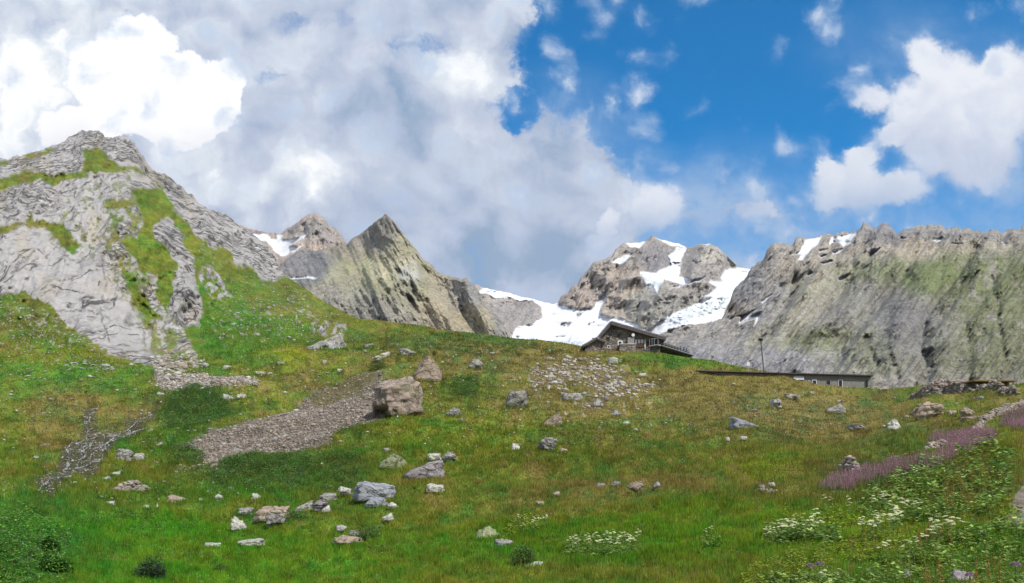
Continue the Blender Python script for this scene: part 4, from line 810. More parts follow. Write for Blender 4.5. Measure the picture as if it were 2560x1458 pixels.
 (2397, 1016, 2436, 1044, 'round', R_TAN, 'brown block left of the dry stone wall'),
 (2405, 1040, 2455, 1062, 'block', R_TAN, 'brown block at the lower foot of the dry stone wall'),
]
for r in ROCKS:
    w = r[2] - r[0]
    place_rock(*r, sub=4 if w > 30 else 3, rough=0.10, name='boulder' if w > 30 else 'rock', cat='boulder' if w > 30 else 'rock', dr=0.8 if r[4] != 'slab' else 0.7)

# smaller rocks strewn about, each an object; copies of a dozen shapes
def in_poly(poly, n, soft=0, rs=rs, wob=0):
    p = np.array(poly, float); lo, hi = p.min(0), p.max(0); out = []
    while len(out) < n:
        q = lo + rs.rand(n * 3, 2) * (hi - lo); U, V = q[:, 0], q[:, 1]
        if wob: U = U + fbm(q[:, 0] / 25, q[:, 1] / 25, 3, 5) * wob; V = V + fbm(q[:, 0] / 25, q[:, 1] / 25, 3, 6) * wob
        out += list(q[sdist(U, V, poly) > -soft])
    return np.array(out[:n])
protos = []
for i in range(12):
    v, f = rock_shape(['round', 'slab', 'wedge', 'block'][i % 4], 700 + i, 2, 0.1)
    protos.append((v, f, {}))
def small_rocks(n, poly, size, mats, label, group):
    for (u, v) in in_poly(poly, n):
        sv, sf, cache = protos[rnd.randrange(12)]; m = mats[rnd.randrange(len(mats))]
        if m.name not in cache:
            o = mesh_obj('rock', sv, sf, m); cache[m.name] = o.data; 
        else:
            o = bpy.data.objects.new('rock', cache[m.name]); COL.objects.link(o)
        g = ground(u, v); s = rnd.uniform(*size) * g[1] / F / 2 * (1 if rnd.random() > .15 else 1.5)
        o.location = (g[0], g[1], g[2] + s * 0.2); o.scale = (s * rnd.uniform(.9, 1.5), s * rnd.uniform(.8, 1.2), s * rnd.uniform(.5, .85)); o.rotation_euler = (rnd.uniform(-.3, .3), rnd.uniform(-.3, .3), rnd.uniform(0, 6.28))
        tag(o, label, 'rock', group)
small_rocks(26, [(480, 890), (760, 880), (900, 890), (800, 950), (640, 945), (560, 935)], (5, 9), [R_PALE, R_GREY], 'small pale rock in grass between the mountain foot and the scree', 'small rocks above the scree')
small_rocks(30, [(1080, 890), (1340, 880), (1400, 1000), (1340, 1120), (1150, 1120), (1080, 1010)], (6, 11), [R_PALE, R_GREY, R_TAN], 'small rock in grass on the slope between largest block and stone field', 'small rocks on the middle slope')
small_rocks(26, [(1500, 1020), (1800, 960), (2020, 985), (1900, 1060), (1700, 1100), (1520, 1120)], (5, 10), [R_PALE, R_TAN], 'small rock on the brownish slope below hut and lamp', 'small rocks on the right slope')
small_rocks(26, [(520, 1205), (860, 1190), (1060, 1215), (1040, 1300), (760, 1330), (520, 1270)], (6, 12), [R_PALE, R_GREY, R_GREEN], 'small rock in grass around the slabs of the lower meadow', 'small rocks around the slabs')
small_rocks(28, [(20, 920), (190, 930), (440, 990), (420, 1170), (480, 1230), (220, 1260), (20, 1190), (10, 1000)], (6, 11), [R_PALE], 'small white rock on the green slope left and right of the stream', 'small rocks near the stream')
small_rocks(20, [(2190, 985), (2330, 975), (2460, 995), (2400, 1060), (2230, 1075)], (6, 12), [R_TAN, R_PALE], 'small tan rock near the large flat beige boulder', 'small rocks around the flat beige boulder')
small_rocks(24, [(1370, 905), (1560, 905), (1630, 960), (1500, 1010), (1350, 975)], (9, 15), [R_PALE, R_GREY], 'stone lying among the pale stone field on the crest', 'larger stones of the stone field')
small_rocks(14, [(500, 1080), (560, 1070), (850, 1075), (800, 1120), (560, 1165)], (8, 13), [R_PALE, R_GREY], 'larger stone along the lower edge of the scree', 'larger stones of the scree')
small_rocks(24, [(140, 905), (200, 905), (300, 925), (290, 935), (180, 925)], (6, 11), [R_PALE], 'white rock in the curved line of stones under the left cliff', 'line of stones under the cliff')

# ------------------------------------------------------------------ scattered stuff built as one mesh each
def rand_rot(n, tilt=1.0):
    a = rs.rand(n) * 2 * np.pi; t = rs.randn(n) * 0.5 * tilt; p = rs.rand(n) * 2 * np.pi
    ca, sa, ct, st, cp, sp_ = np.cos(a), np.sin(a), np.cos(t), np.sin(t), np.cos(p), np.sin(p)
    Rz = np.zeros((n, 3, 3)); Rz[:, 0, 0] = ca; Rz[:, 0, 1] = -sa; Rz[:, 1, 0] = sa; Rz[:, 1, 1] = ca; Rz[:, 2, 2] = 1
    Rx = np.zeros((n, 3, 3)); Rx[:, 0, 0] = 1; Rx[:, 1, 1] = ct; Rx[:, 1, 2] = -st; Rx[:, 2, 1] = st; Rx[:, 2, 2] = ct
    Rp = np.zeros((n, 3, 3)); Rp[:, 0, 0] = cp; Rp[:, 0, 1] = -sp_; Rp[:, 1, 0] = sp_; Rp[:, 1, 1] = cp; Rp[:, 2, 2] = 1
    return Rp @ Rx @ Rz
def stones_at(P, size, cols, flat=0.65, embed=0.25):
    """P (n,3), size (n,) half size in metres, cols (n,3)"""
    n = len(P); d, f = ICO[1]
    rad = 1 + rs.uniform(-.28, .28, (n, len(d), 1))
    sc = size[:, None] * np.stack([rs.uniform(.8, 1.4, n), rs.uniform(.7, 1.1, n), flat * rs.uniform(.7, 1.2, n)], 1)
    v = np.einsum('nij,nkj->nki', rand_rot(n, .5), d[None] * rad * sc[:, None, :]) + P[:, None, :] + np.array([0, 0, 1.0]) * (size * embed)[:, None, None]
    ff = f[None] + (np.arange(n) * len(d))[:, None, None]
    c = np.repeat(cols, len(d), 0)
    return v.reshape(-1, 3), ff.reshape(-1, 3), c
def ground_many(q): return sample(PG, q[:, 0], q[:, 1])
STONEC = np.array([(0.27, 0.235, 0.20), (0.36, 0.32, 0.27), (0.20, 0.165, 0.145), (0.30, 0.235, 0.185), (0.46, 0.44, 0.39)])
def stone_field(name, poly, n, pxs, label, cat, cidx=(0, 1, 2, 3), wob=8, emb=0.25, kind='stuff'):
    q = in_poly(poly, n, 0, wob=wob); q = q + rs.standard_t(2.2, q.shape) * 4.0 * np.array([1, .6])
    if name == 'scree': q = q[sample(tong, q[:, 0], q[:, 1]) < rs.rand(len(q)) * .8]
    n = len(q); P = ground_many(q)
    s = pxs[0] * .8 * np.exp(np.abs(rs.randn(n)) * .42) * np.where(rs.rand(n) < .03, 1.8, 1) * P[:, 1] / F / 2 * (1.25 if pxs[1] > 7 else 1)
    c = STONEC[rs.choice(cidx, n)] * rs.uniform(.75, 1.2, (n, 1))
    v, f, c = stones_at(P, s, c, .65, emb)
    return tag(mesh_obj(name, v, f, M_STONE, attrs={'tint': c}), label, cat, None, kind)
stone_field('scree', SCREE, 9500, (4.1, 7), 'fan of brownish loose scree running down left from the largest boulder', 'scree')
stone_field('scree', STRIP, 1500, (4, 8), 'pale strip of loose stones at the foot of the mountain above dark shrubs', 'scree', (0, 1, 3, 4))
stone_field('stone_field', FIELD, 850, (5.2, 9), 'scattered pale stones on the brown crest below the hut', 'stones', (0, 1, 4, 4), 25)
stone_field('stream_stones', GULLY, 1500, (2.8, 7), 'dark and pale stones lining the stream bed', 'stones', (0, 2, 2, 1, 4), 12, .5)
stone_field('scree', [(418, 1170), (500, 1160), (560, 1165), (540, 1190), (470, 1195), (425, 1185)], 260, (4, 8), 'thin tail of stones below the foot of the scree', 'scree', (0, 1, 3))
stone_field('scree', [(380, 900), (440, 895), (500, 905), (520, 925), (430, 938), (385, 930)], 260, (6, 13), 'jumble of blocks at the foot of the cliff', 'rocks', (1, 4, 0, 3))
stone_field('loose_stones', [(0, 900), (520, 900), (900, 830), (1400, 870), (1980, 950), (2540, 990), (2300, 1080), (1600, 1160), (1000, 1120), (520, 1260), (0, 1240)], 2300, (3.4, 6), 'tiny loose stones sprinkled over the grassy slope', 'stones', (1, 3, 4, 4), 0, .7)
stone_field('loose_stones', [(0, 740), (140, 790), (380, 930), (200, 925), (0, 890)], 700, (3.2, 5), 'tiny pale stones below the left cliff', 'stones', (0, 1, 4), 10)
stone_field('loose_stones', [(520, 690), (700, 700), (860, 800), (800, 850), (640, 850), (520, 780)], 700, (3.2, 5), 'tiny pale stones on the mountain flank below the ridge', 'stones', (0, 1, 4), 10)

def stone_pile(name, line, width_px, height_px, n, pxs, label, cat, cidx=(0, 1, 3), taper=True):
    """piled stones along a ground polyline given as directions"""
    L = np.array(line, float); seg = np.linalg.norm(np.diff(L, axis=0), axis=1); cum = np.r_[0, np.cumsum(seg)]
    t = rs.rand(n) * cum[-1]; u = np.interp(t, cum, L[:, 0]); v = np.interp(t, cum, L[:, 1])
    G = ground_many(np.stack([u, v], 1)); k = G[:, 1] / F
    e = t / cum[-1]; prof = np.sin(np.pi * np.clip(e, .04, .96)) ** .5 if taper else np.ones(n)
    prof = prof * (0.75 + 0.35 * vn2(t / 18, t * 0, 3))
    a = rs.uniform(-1, 1, n); hgt = (1 - np.abs(a) ** 1.6) * prof * rs.rand(n) ** 0.6
    P = G.copy(); P[:, 1] += (a + .6) * width_px * k / 2 * 1.2; P[:, 0] += rs.randn(n) * 2 * k; P[:, 2] += hgt * height_px * k
    s = rs.uniform(*pxs, n) * k / 2; c = STONEC[rs.choice(cidx, n)] * rs.uniform(.75, 1.2, (n, 1))
    v_, f_, c_ = stones_at(P, s, c, .7, .1)
    return v_, f_, c_
def pile_obj(name, *a, label='', cat=''):
    v, f, c = stone_pile(name, *a, label, cat); return tag(mesh_obj(name, v, f, M_STONE, attrs={'tint': c}), label, cat)
pile_obj('dry_stone_wall', [(2440, 1078), (2480, 1058), (2520, 1040), (2565, 1022), (2640, 990)], 22, 26, 1100, (7, 13), label='tumbled dry stone wall climbing to the right edge', cat='stone wall')
pile_obj('stone_heap', [(288, 1232), (320, 1236), (365, 1232)], 40, 30, 260, (8, 15), label='heap of grey stones in the lower left meadow', cat='stone heap')
pile_obj('stone_heap', [(2108, 1172), (2125, 1178), (2150, 1186)], 24, 40, 90, (10, 18), label='broken white wall end among the left purple flowers', cat='stone heap')
pile_obj('stone_heap', [(2316, 1130), (2345, 1124), (2375, 1118)], 16, 22, 110, (8, 16), label='short dark cracked wall fragment above the purple flowers', cat='stone wall')
pile_obj('stone_heap', [(2210, 1152), (2250, 1146), (2310, 1132)], 10, 6, 160, (4, 8), label='low line of stones leading to the cracked wall fragment', cat='stone wall')
pile_obj('stone_heap', [(1895, 1228), (1915, 1232), (1940, 1230)], 14, 10, 90, (7, 12), label='little heap of stones left of the purple flowers', cat='stone heap')

# ------------------------------------------------------------------ water of the stream
def ribbon(name, lines, mat, label, cat, kind=None):
    V, Fc = [], []
    for ln in lines:
        L = np.array([l[:2] for l in ln], float); w = [l[2] for l in ln]; cum = np.r_[0, np.cumsum(np.linalg.norm(np.diff(L, axis=0), axis=1))]
        n = max(3, int(cum[-1] / 2.5)); t = np.linspace(0, cum[-1], n)
        u = np.interp(t, cum, L[:, 0]) + vn2(t / 7, t * 0 + L[0, 0], 5) * 6; v = np.interp(t, cum, L[:, 1]); ww = np.interp(t, cum, w) * np.clip(.55 + 1.6 * vn2(t / 5, t * 0 + 7.7 * L[0, 0], 8), 0.02, 1.5)
        A = ground_many(np.stack([u - ww / 2, v], 1)); B = ground_many(np.stack([u + ww / 2, v], 1)); A[:, 2] += .12; B[:, 2] += .12; M = (A + B) / 2; M[:, 2] += .10
        k = len(V); V += [p for tri in zip(A, M, B) for p in tri]
        for i in range(n - 1):
            for j in (0, 1): Fc.append((k + 3 * i + j, k + 3 * i + 3 + j, k + 3 * i + 4 + j, k + 3 * i + 1 + j))
    o = mesh_obj(name, V, Fc, mat, smooth=True); return tag(o, label, cat, None, kind)
wm, wg = new_mat('white_water'); wtc = wg.n('ShaderNodeTexCoord').outputs['Object']; wn = wg.noise(wtc, 2.2, 5, .7)
finish(wg, wg.mix(wg.rng(wn, .42, .62), (0.10, 0.10, 0.09), (0.46, 0.48, 0.49)), 0.25, bumpn(wg, wn, .2), .5)
ribbon('stream', [[(240, 1018, 2), (226, 1032, 3), (214, 1052, 2.5), (217, 1082, 4), (206, 1105, 3), (178, 1122, 3), (162, 1132, 5), (172, 1150, 6), (170, 1172, 6), (160, 1184, 4), (166, 1200, 4)],
                  [(376, 1022, 2), (350, 1046, 2), (312, 1066, 3), (300, 1078, 3), (258, 1090, 2.5), (230, 1108, 4), (212, 1140, 5), (206, 1160, 3), (180, 1184, 3)],
                  [(362, 1058, 2), (310, 1084, 2.5), (284, 1104, 3), (262, 1122, 3), (256, 1150, 3), (230, 1168, 2), (185, 1180, 2)], [(166, 1198, 4), (176, 1206, 3), (120, 1214, 4), (112, 1226, 5), (90, 1240, 3)],
                  [(214, 1120, 3), (196, 1140, 2), (210, 1160, 2)], [(286, 1104, 2), (240, 1136, 2), (220, 1170, 2)]], wm, None, None, 'structure')

# ------------------------------------------------------------------ grass, leaves, shrubs
def blades(q, hgt, per, wid, tipc=None, basec=None, lean=.45, jitter=.25, P=None, colv=.35):
    if P is None: P = ground_many(q)
    n = len(P); C0 = sample(T, q[:, 0], q[:, 1]) if basec is None else basec
    P = np.repeat(P, per, 0); C0 = np.repeat(C0, per, 0); h = np.repeat(hgt, per) * rs.uniform(.55, 1.25, n * per); w = np.repeat(wid, per)
    m = n * per; a = rs.rand(m) * 2 * np.pi; P = P + np.stack([np.cos(a), np.sin(a), 0 * a], 1) * (h * jitter * rs.rand(m) * 1.5)[:, None]; P[:, 2] -= 0.02 * h
    b = rs.rand(m) * 2 * np.pi; l = rs.rand(m) * lean; side = np.stack([np.cos(b + 1.57), np.sin(b + 1.57) * .4, 0 * b], 1) * w[:, None] / 2
    tip = P + np.stack([np.cos(b) * l, np.sin(b) * l, 1 - l * .3], 1) * h[:, None]
    V = np.stack([P - side, P + side, tip], 1).reshape(-1, 3); Fc = np.arange(3 * m).reshape(-1, 3)
    r = np.exp(rs.randn(m, 1) * colv * .6) * (1 + rs.randn(m, 3) * .06)
    c = C0 * r * 1.35; ct = c * 1.25 if tipc is None else tipc[rs.randint(0, len(tipc), m)] * rs.uniform(.7, 1.2, (m, 1))
    return V, Fc, np.stack([c, c, ct], 1).reshape(-1, 3)
def merge(parts):
    V, Fc, C_ = [], [], []; k = 0
    for v, f, c in parts: V.append(v); Fc.append(f + k); C_.append(c); k += len(v)
    return np.concatenate(V), np.concatenate(Fc), np.concatenate(C_)
def stuff(name, mat, parts, label, cat):
    v, f, c = merge(parts); return tag(mesh_obj(name, v, f, mat, attrs={'tint': np.clip(c, .003, .9)}), label, cat, None, 'stuff')
def grass_pts(n, vlo, vhi, power=1.0):
    q = np.stack([rs.rand(n) * 2640 - 40, vlo + (vhi - vlo) * rs.rand(n) ** power], 1)
    t0 = np.interp(q[:, 0], US, top); q = q[(q[:, 1] > t0 + 1)]
    k = sample(rockmask, q[:, 0], q[:, 1]) < .35
    k &= ~((q[:, 0] < 500) & (q[:, 1] < np.interp(q[:, 0], [0, 240, 420, 500], [760, 880, 940, 900])))
    return q[k]
q = grass_pts(160000, 790, 1240); q = q[rs.rand(len(q)) > sstep(q[:, 1], 1080, 1240)]; Yq = ground_many(q)[:, 1]
g1 = blades(q, np.clip(.10 + .0016 * Yq, .1, .34) * (1 + .5 * fbm(q[:, 0] / 30, q[:, 1] / 12, 3, 7)), 2, .0010 * Yq + .006)
q = grass_pts(190000, 1040, 1500); q = q[rs.rand(len(q)) < sstep(q[:, 1], 1040, 1200)]; Yq = ground_many(q)[:, 1]
lush = np.clip(1 + .9 * fbm(q[:, 0] / 60, q[:, 1] / 22, 4, 8), .35, 2)
g2 = blades(q, (.035 + .0042 * Yq) * lush, 3, .0009 * Yq + .0025)
cu_, cv_ = [], []
for r in ROCKS + [(927, 934, 1057, 1038), (1029, 886, 1106, 953)]:
    n = int((r[2] - r[0]) * 1.1) + 5; cu_.append(rs.uniform(r[0] - 3, r[2] + 3, n)); cv_.append(r[3] + rs.uniform(-2.5, 3.5, n) - 3 * np.abs(cu_[-1] - (r[0] + r[2]) / 2) / (r[2] - r[0]))
q = np.stack([np.concatenate(cu_), np.concatenate(cv_)], 1); Yq = ground_many(q)[:, 1]
g3 = blades(q, 7 * Yq / F * rs.uniform(.6, 1.5, len(q)) + .04, 4, .0011 * Yq + .003)
q = grass_pts(2600, 1150, 1500); Yq = ground_many(q)[:, 1]; STR = np.array([(0.30, 0.25, 0.10), (0.24, 0.22, 0.08), (0.34, 0.30, 0.16)])
g4 = blades(q, .14 + .005 * Yq, 2, .0007 * Yq + .002, STR, np.tile([(0.16, 0.17, 0.04)], (len(q), 1)), .3)
stuff('grass', M_BLADE, [g1, g2, g3, g4], 'short alpine grass over the whole hillside, green to dry brown', 'grass')

def leaves(P, size, cols, up=.55, aspect=.62):
    """diamond leaves with a fold; P centres"""
    n = len(P); a = rs.rand(n) * 2 * np.pi; el = rs.uniform(-.2, .9, n) * up
    d = np.stack([np.cos(a) * np.cos(el), np.sin(a) * np.cos(el), np.sin(el)], 1); s = np.stack([-np.sin(a), np.cos(a), rs.uniform(-.25, .25, n)], 1); nrm = np.cross(d, s)
    L = size[:, None]; b = P - d * L * .5
    V = np.stack([b, b + d * L * .45 + s * L * aspect * .5 - nrm * L * .05, b + d * L - nrm * 0, b + d * L * .45 - s * L * aspect * .5 - nrm * L * .05, b + d * L * .5 - nrm * L * .12], 1)
    Fc = np.array([(0, 4, 1), (1, 4, 2), (2, 4, 3), (3, 4, 0)])[None] + (np.arange(n) * 5)[:, None, None]
    return V.reshape(-1, 3), Fc.reshape(-1, 3), np.repeat(cols, 5, 0)
def mound(polys_n, hpx, lpx, cols, name, label, cat, wob=14):
    parts = []
    for poly, n in polys_n:
        q = in_poly(poly, n, 0, wob=wob); P = ground_many(q); k = P[:, 1] / F
        m = np.clip(.55 + .9 * fbm(q[:, 0] / 22, q[:, 1] / 9, 3, 17), .08, 1.5)
        P[:, 2] += hpx * k * m * np.sqrt(rs.rand(n)); P[:, 0] += rs.randn(n) * 2 * k
        c = np.array(cols)[rs.randint(0, len(cols), n)] * np.exp(rs.randn(n, 1) * .3)
        parts.append(leaves(P, rs.uniform(*lpx, n) * k, c))
    return stuff(name, M_LEAF, parts, label, cat)
DK = [(0.07, 0.15, 0.035), (0.10, 0.20, 0.045), (0.09, 0.15, 0.05), (0.14, 0.24, 0.05)]
mound([([(430, 990), (470, 975), (540, 978), (575, 1000), (572, 1030), (530, 1060), (480, 1075), (420, 1060), (400, 1030)], 5200)], 15, (3, 6), DK, 'shrub_patch', 'dark green low shrubs between the stone strip and the scree', 'shrubs')
mound([([(560, 1180), (600, 1150), (680, 1140), (760, 1138), (790, 1160), (740, 1195), (640, 1215), (560, 1215)], 5200), ([(420, 1130), (470, 1120), (505, 1140), (500, 1165), (440, 1165)], 1300)], 15, (3, 6.5), DK, 'shrub_patch', 'dark green low shrubs along the lower edge of the scree', 'shrubs')
mound([([(800, 1150), (860, 1140), (905, 1160), (900, 1195), (830, 1200)], 2200), ([(838, 1082), (880, 1065), (925, 1075), (900, 1095), (850, 1098)], 1100), ([(1130, 960), (1170, 945), (1195, 965), (1170, 990), (1130, 985)], 800)], 13, (3, 6), DK, 'shrub_patch', 'patches of dark shrubs between the scree and the lichen boulder', 'shrubs')
def clumps(nc, per, poly, rpx, hpx, cols, name, label):
    q0 = in_poly(poly, nc); k = rs.uniform(.4, 1.5, nc); q = np.repeat(q0, per, 0); kk = np.repeat(k, per)
    d = rs.randn(len(q), 2); r = np.minimum(1, np.abs(rs.rand(len(q)))) ** .6; d /= np.linalg.norm(d, axis=1)[:, None]
    q = q + d * (r * kk)[:, None] * np.array([rpx, rpx * .4]); P = ground_many(q); z = P[:, 1] / F; P[:, 2] += hpx * z * kk * np.sqrt(np.clip(1 - r * r, 0, 1)) * rs.rand(len(q))
    c = np.repeat(np.array(cols)[rs.randint(0, len(cols), nc)], per, 0) * np.exp(rs.randn(len(q), 1) * .28)
    return stuff(name, M_LEAF, [leaves(P, rs.uniform(2.2, 4.6, len(q)) * z, c)], label, 'plants')
clumps(900, 55, [(520, 900), (900, 880), (1300, 870), (1700, 930), (2150, 990), (2100, 1140), (1700, 1220), (1100, 1230), (700, 1290), (380, 1270), (20, 1240), (10, 960), (420, 960)], 13, 6, [(0.07, 0.13, 0.03), (0.10, 0.17, 0.035), (0.16, 0.20, 0.035), (0.17, 0.14, 0.05), (0.06, 0.10, 0.03), (0.15, 0.15, 0.04)], 'heath_clumps', 'low clumps of heath and herbs mottling the whole slope')
DKC = [(0.10, 0.19, 0.045), (0.13, 0.25, 0.055), (0.12, 0.19, 0.06), (0.18, 0.29, 0.06)]
clumps(70, 230, [(420, 985), (480, 968), (560, 985), (575, 1025), (520, 1062), (450, 1075), (400, 1050)], 19, 17, DKC, 'shrub_patch', 'rounded dark shrubs between the stone strip and the scree')
clumps(80, 230, [(540, 1175), (620, 1145), (760, 1140), (800, 1160), (740, 1200), (600, 1215), (540, 1205)], 18, 15, DKC, 'shrub_patch', 'rounded dark shrubs right below the scree')
clumps(45, 200, [(430, 1135), (500, 1125), (505, 1160), (440, 1165)], 15, 13, DKC, 'shrub_patch', 'rounded dark shrubs at the foot of the scree')
clumps(60, 180, [(790, 1160), (900, 1140), (930, 1180), (850, 1215), (640, 1235), (600, 1225)], 15, 12, DKC + [(0.10, 0.11, 0.03)], 'shrub_patch', 'rounded dark shrubs above the long blue grey slab')
clumps(40, 160, [(1120, 960), (1200, 945), (1210, 990), (1130, 1000)], 14, 11, DKC, 'shrub_patch', 'dark shrubs left of the grey square block')
clumps(90, 120, [(880, 875), (1300, 862), (1460, 878), (1400, 895), (950, 900)], 12, 9, DKC + [(0.09, 0.12, 0.03)], 'shrub_patch', 'dark low shrubs along the skyline left of the hut')
GL_ = [(0.06, 0.17, 0.03), (0.10, 0.25, 0.03), (0.15, 0.30, 0.04), (0.05, 0.12, 0.025)]
mound([([(-20, 1300), (60, 1250), (130, 1300), (170, 1350), (150, 1400), (180, 1440), (120, 1500), (-20, 1500)], 6000)], 26, (5, 11), GL_, 'leafy_herbs', 'leafy green herbs in the hollow at the lower left corner', 'plants')
mound([([(290, 1290), (420, 1280), (500, 1310), (440, 1325), (280, 1325)], 1800), ([(160, 1300), (280, 1290), (280, 1330), (150, 1335)], 1200)], 9, (4, 8), GL_, 'leafy_herbs', 'band of bright green herbs across the lower left lawn', 'plants')
mound([([(1290, 1110), (1500, 1060), (1750, 1110), (1800, 1160), (1500, 1170), (1250, 1160)], 2600), ([(640, 1240), (1000, 1260), (1180, 1300), (900, 1310), (560, 1300)], 1800)], 7, (3, 7), [(0.05, 0.13, 0.03), (0.09, 0.17, 0.04), (0.15, 0.2, 0.06)], 'leafy_herbs', 'small leafy herbs dotted through the middle meadow', 'plants')
YG = [(0.20, 0.32, 0.015), (0.22, 0.27, 0.015), (0.09, 0.17, 0.015), (0.26, 0.26, 0.03)]
mound([([(1830, 1180), (1900, 1160), (2020, 1150), (2060, 1180), (1990, 1210), (1870, 1205)], 2600)], 9, (3, 6), YG, 'leafy_herbs', 'yellow green flowering herbs left of the broken white wall end', 'plants')
mound([([(1960, 1300), (2060, 1290), (2160, 1280), (2170, 1310), (2060, 1330), (1960, 1330)], 3000), ([(1920, 1420), (2050, 1370), (2200, 1330), (2260, 1350), (2200, 1400), (2060, 1440), (1920, 1490), (1830, 1500), (1860, 1450)], 12000), ([(2200, 1380), (2280, 1340), (2420, 1320), (2440, 1360), (2330, 1430), (2220, 1440)], 5000), ([(2470, 1260), (2530, 1240), (2545, 1290), (2500, 1310)], 800), ([(2180, 1240), (2300, 1185), (2440, 1140), (2500, 1180), (2440, 1270), (2250, 1290)], 3600), ([(2240, 1440), (2400, 1360), (2580, 1320), (2580, 1480), (2240, 1500)], 2600)], 30, (4, 10), YG, 'leafy_herbs', 'yellow green leafy herbs covering the lower right corner', 'plants')
BL = [(0.10, 0.20, 0.03), (0.15, 0.27, 0.04), (0.24, 0.34, 0.06), (0.06, 0.13, 0.03), (0.28, 0.36, 0.10)]
mound([([(2150, 1245), (2250, 1190), (2360, 1150), (2480, 1120), (2540, 1150), (2520, 1240), (2480, 1290), (2380, 1300), (2260, 1310), (2160, 1310)], 5200), ([(1910, 1340), (2000, 1330), (2100, 1340), (2100, 1360), (1960, 1370)], 1800),
       ([(2140, 1450), (2260, 1390), (2400, 1330), (2600, 1290), (2620, 1600), (2100, 1600)], 8500), ([(1900, 1470), (2100, 1440), (2140, 1500), (1900, 1520)], 2000)], 40, (6, 19), BL, 'broad_leaf_plants', 'broad dark green leaves filling the right foreground', 'plants')
mound([([(1400, 1385), (1440, 1345), (1560, 1335), (1600, 1350), (1580, 1385), (1480, 1400)], 1800), ([(1755, 1360), (1790, 1345), (1808, 1362), (1790, 1385), (1760, 1380)], 420)], 18, (7, 13), BL, 'broad_leaf_plants', 'dark leaves under the white flowers in the middle foreground', 'plants')
mound([([(1250, 1330), (1290, 1290), (1360, 1280), (1375, 1300), (1330, 1330), (1270, 1350)], 1500)], 16, (5, 9), YG, 'leafy_herbs', 'light green leafy clump beside the yellow lichened boulder', 'plants')

# purple willowherb band
PUR = np.array([(0.42, 0.17, 0.31), (0.50, 0.21, 0.37), (0.24, 0.17, 0.15), (0.16, 0.20, 0.05)])
def purple(poly, n):
    q = in_poly(poly, n, 0, wob=10); P = ground_many(q); b = np.tile([[0.07, 0.085, 0.03]], (n, 1))
    h = 20 * P[:, 1] / F * rs.uniform(.6, 1.3, n); w = 2.0 * P[:, 1] / F * np.ones(n)
    v, f, c = blades(q, h, 2, w, PUR, b, .3, P=P)
    heads = np.repeat(P, 3, 0); hh = np.repeat(h, 3); heads[:, 2] += hh * rs.uniform(.5, 1.05, n * 3); heads[:, 0] += rs.randn(n * 3) * hh * .12
    l = leaves(heads, np.repeat(w, 3) * rs.uniform(.8, 1.6, n * 3), PUR[rs.randint(0, 3, n * 3)] * rs.uniform(.8, 1.4, (n * 3, 1)))
    return [(v, f, c), l]
stuff('purple_flowers', M_LEAF, purple([(2040, 1228), (2080, 1200), (2180, 1172), (2260, 1160), (2330, 1148), (2400, 1115), (2480, 1090), (2500, 1105), (2440, 1135), (2340, 1170), (2200, 1200), (2100, 1228)], 3200) + purple([(2320, 1100), (2420, 1082), (2500, 1090), (2440, 1118), (2350, 1125)], 1500) + purple([(2500, 1062), (2560, 1035), (2620, 1030), (2620, 1075), (2540, 1085)], 1300),
      'band of dull purple flowers rising towards the dry stone wall', 'flowers')
# tiny white and yellow flowers
def dots(n, poly, col, hp):
    q = in_poly(poly, n); P = ground_many(q); k = P[:, 1] / F; P[:, 2] += hp * k * rs.rand(n); return leaves(P, rs.uniform(2.2, 4.5, n) * k, np.tile([col], (n, 1)) * rs.uniform(.7, 1.1, (n, 1)), .3, .9)
stuff('small_flowers', M_LEAF, [dots(500, [(0, 920), (330, 940), (250, 990), (0, 1000)], (.6, .65, .5), 4), dots(420, [(0, 1300), (180, 1330), (160, 1458), (0, 1458)], (.6, .7, .5), 22), dots(500, [(600, 1330), (1800, 1330), (1800, 1458), (600, 1458)], (.45, .5, .15), 14), dots(500, [(720, 870), (790, 870), (760, 900), (700, 900)], (.5, .42, .02), 4), dots(500, [(1840, 1170), (2030, 1160), (2000, 1210), (1850, 1210)], (.5, .5, .08), 8)],
      'tiny white and yellow flowers sprinkled in the grass', 'flowers')

# individual bushes
M_STEM = plain_mat('woody_stem', (0.10, 0.075, 0.045), .9, 20, .3, .004)
def bush(u0, v0, u1, v1, cols, label, n=1500, lf=.05):
    uc = (u0 + u1) / 2; g = ground(uc, v1 - 3); k = g[1] / F; w, h = (u1 - u0) * k / 2, (v1 - v0) * k
    root = empty('bush', g); tag(root, label, 'bush')
    mb = MB()
    for i in range(14):
        a = i * 2.4; r = .75 * math.sqrt((i + .5) / 14); mb.bar((0.05 * w * math.cos(a), .05 * w * math.sin(a), -.05), (w * r * math.cos(a), w * r * math.sin(a) * .8, h * (.85 - .35 * r)), .012 * h + .004, 5, .004)
    mb.build('stem', M_STEM, root)
    d = rs.randn(n, 3); d /= np.linalg.norm(d, axis=1)[:, None]; d[:, 2] = np.abs(d[:, 2]); r = rs.rand(n, 1) ** .35
    rr = r * (1 + .22 * vnoise(d[:, 0] * 2.5, d[:, 1] * 2.5, d[:, 2] * 2.5, int(u0)))[:, None]; P = d * rr * np.array([w, w * .8, h])
    c = np.array(cols)[rs.randint(0, len(cols), n)] * np.exp(rs.randn(n, 1) * .3)
    v, f, c = leaves(P, rs.uniform(.7, 1.4, n) * lf, c, .9, .4)
    mesh_obj('foliage', v, f, M_LEAF, root, attrs={'tint': c})
BSH = [(0.05, 0.085, 0.045), (0.07, 0.11, 0.06), (0.04, 0.065, 0.03)]
bush(336, 1396, 420, 1446, BSH, 'grey green rounded bush in the lower left lawn', 2200, .06)
bush(1272, 1368, 1345, 1420, DK, 'dark bush beside the pale rock at the bottom centre', 2000, .045)
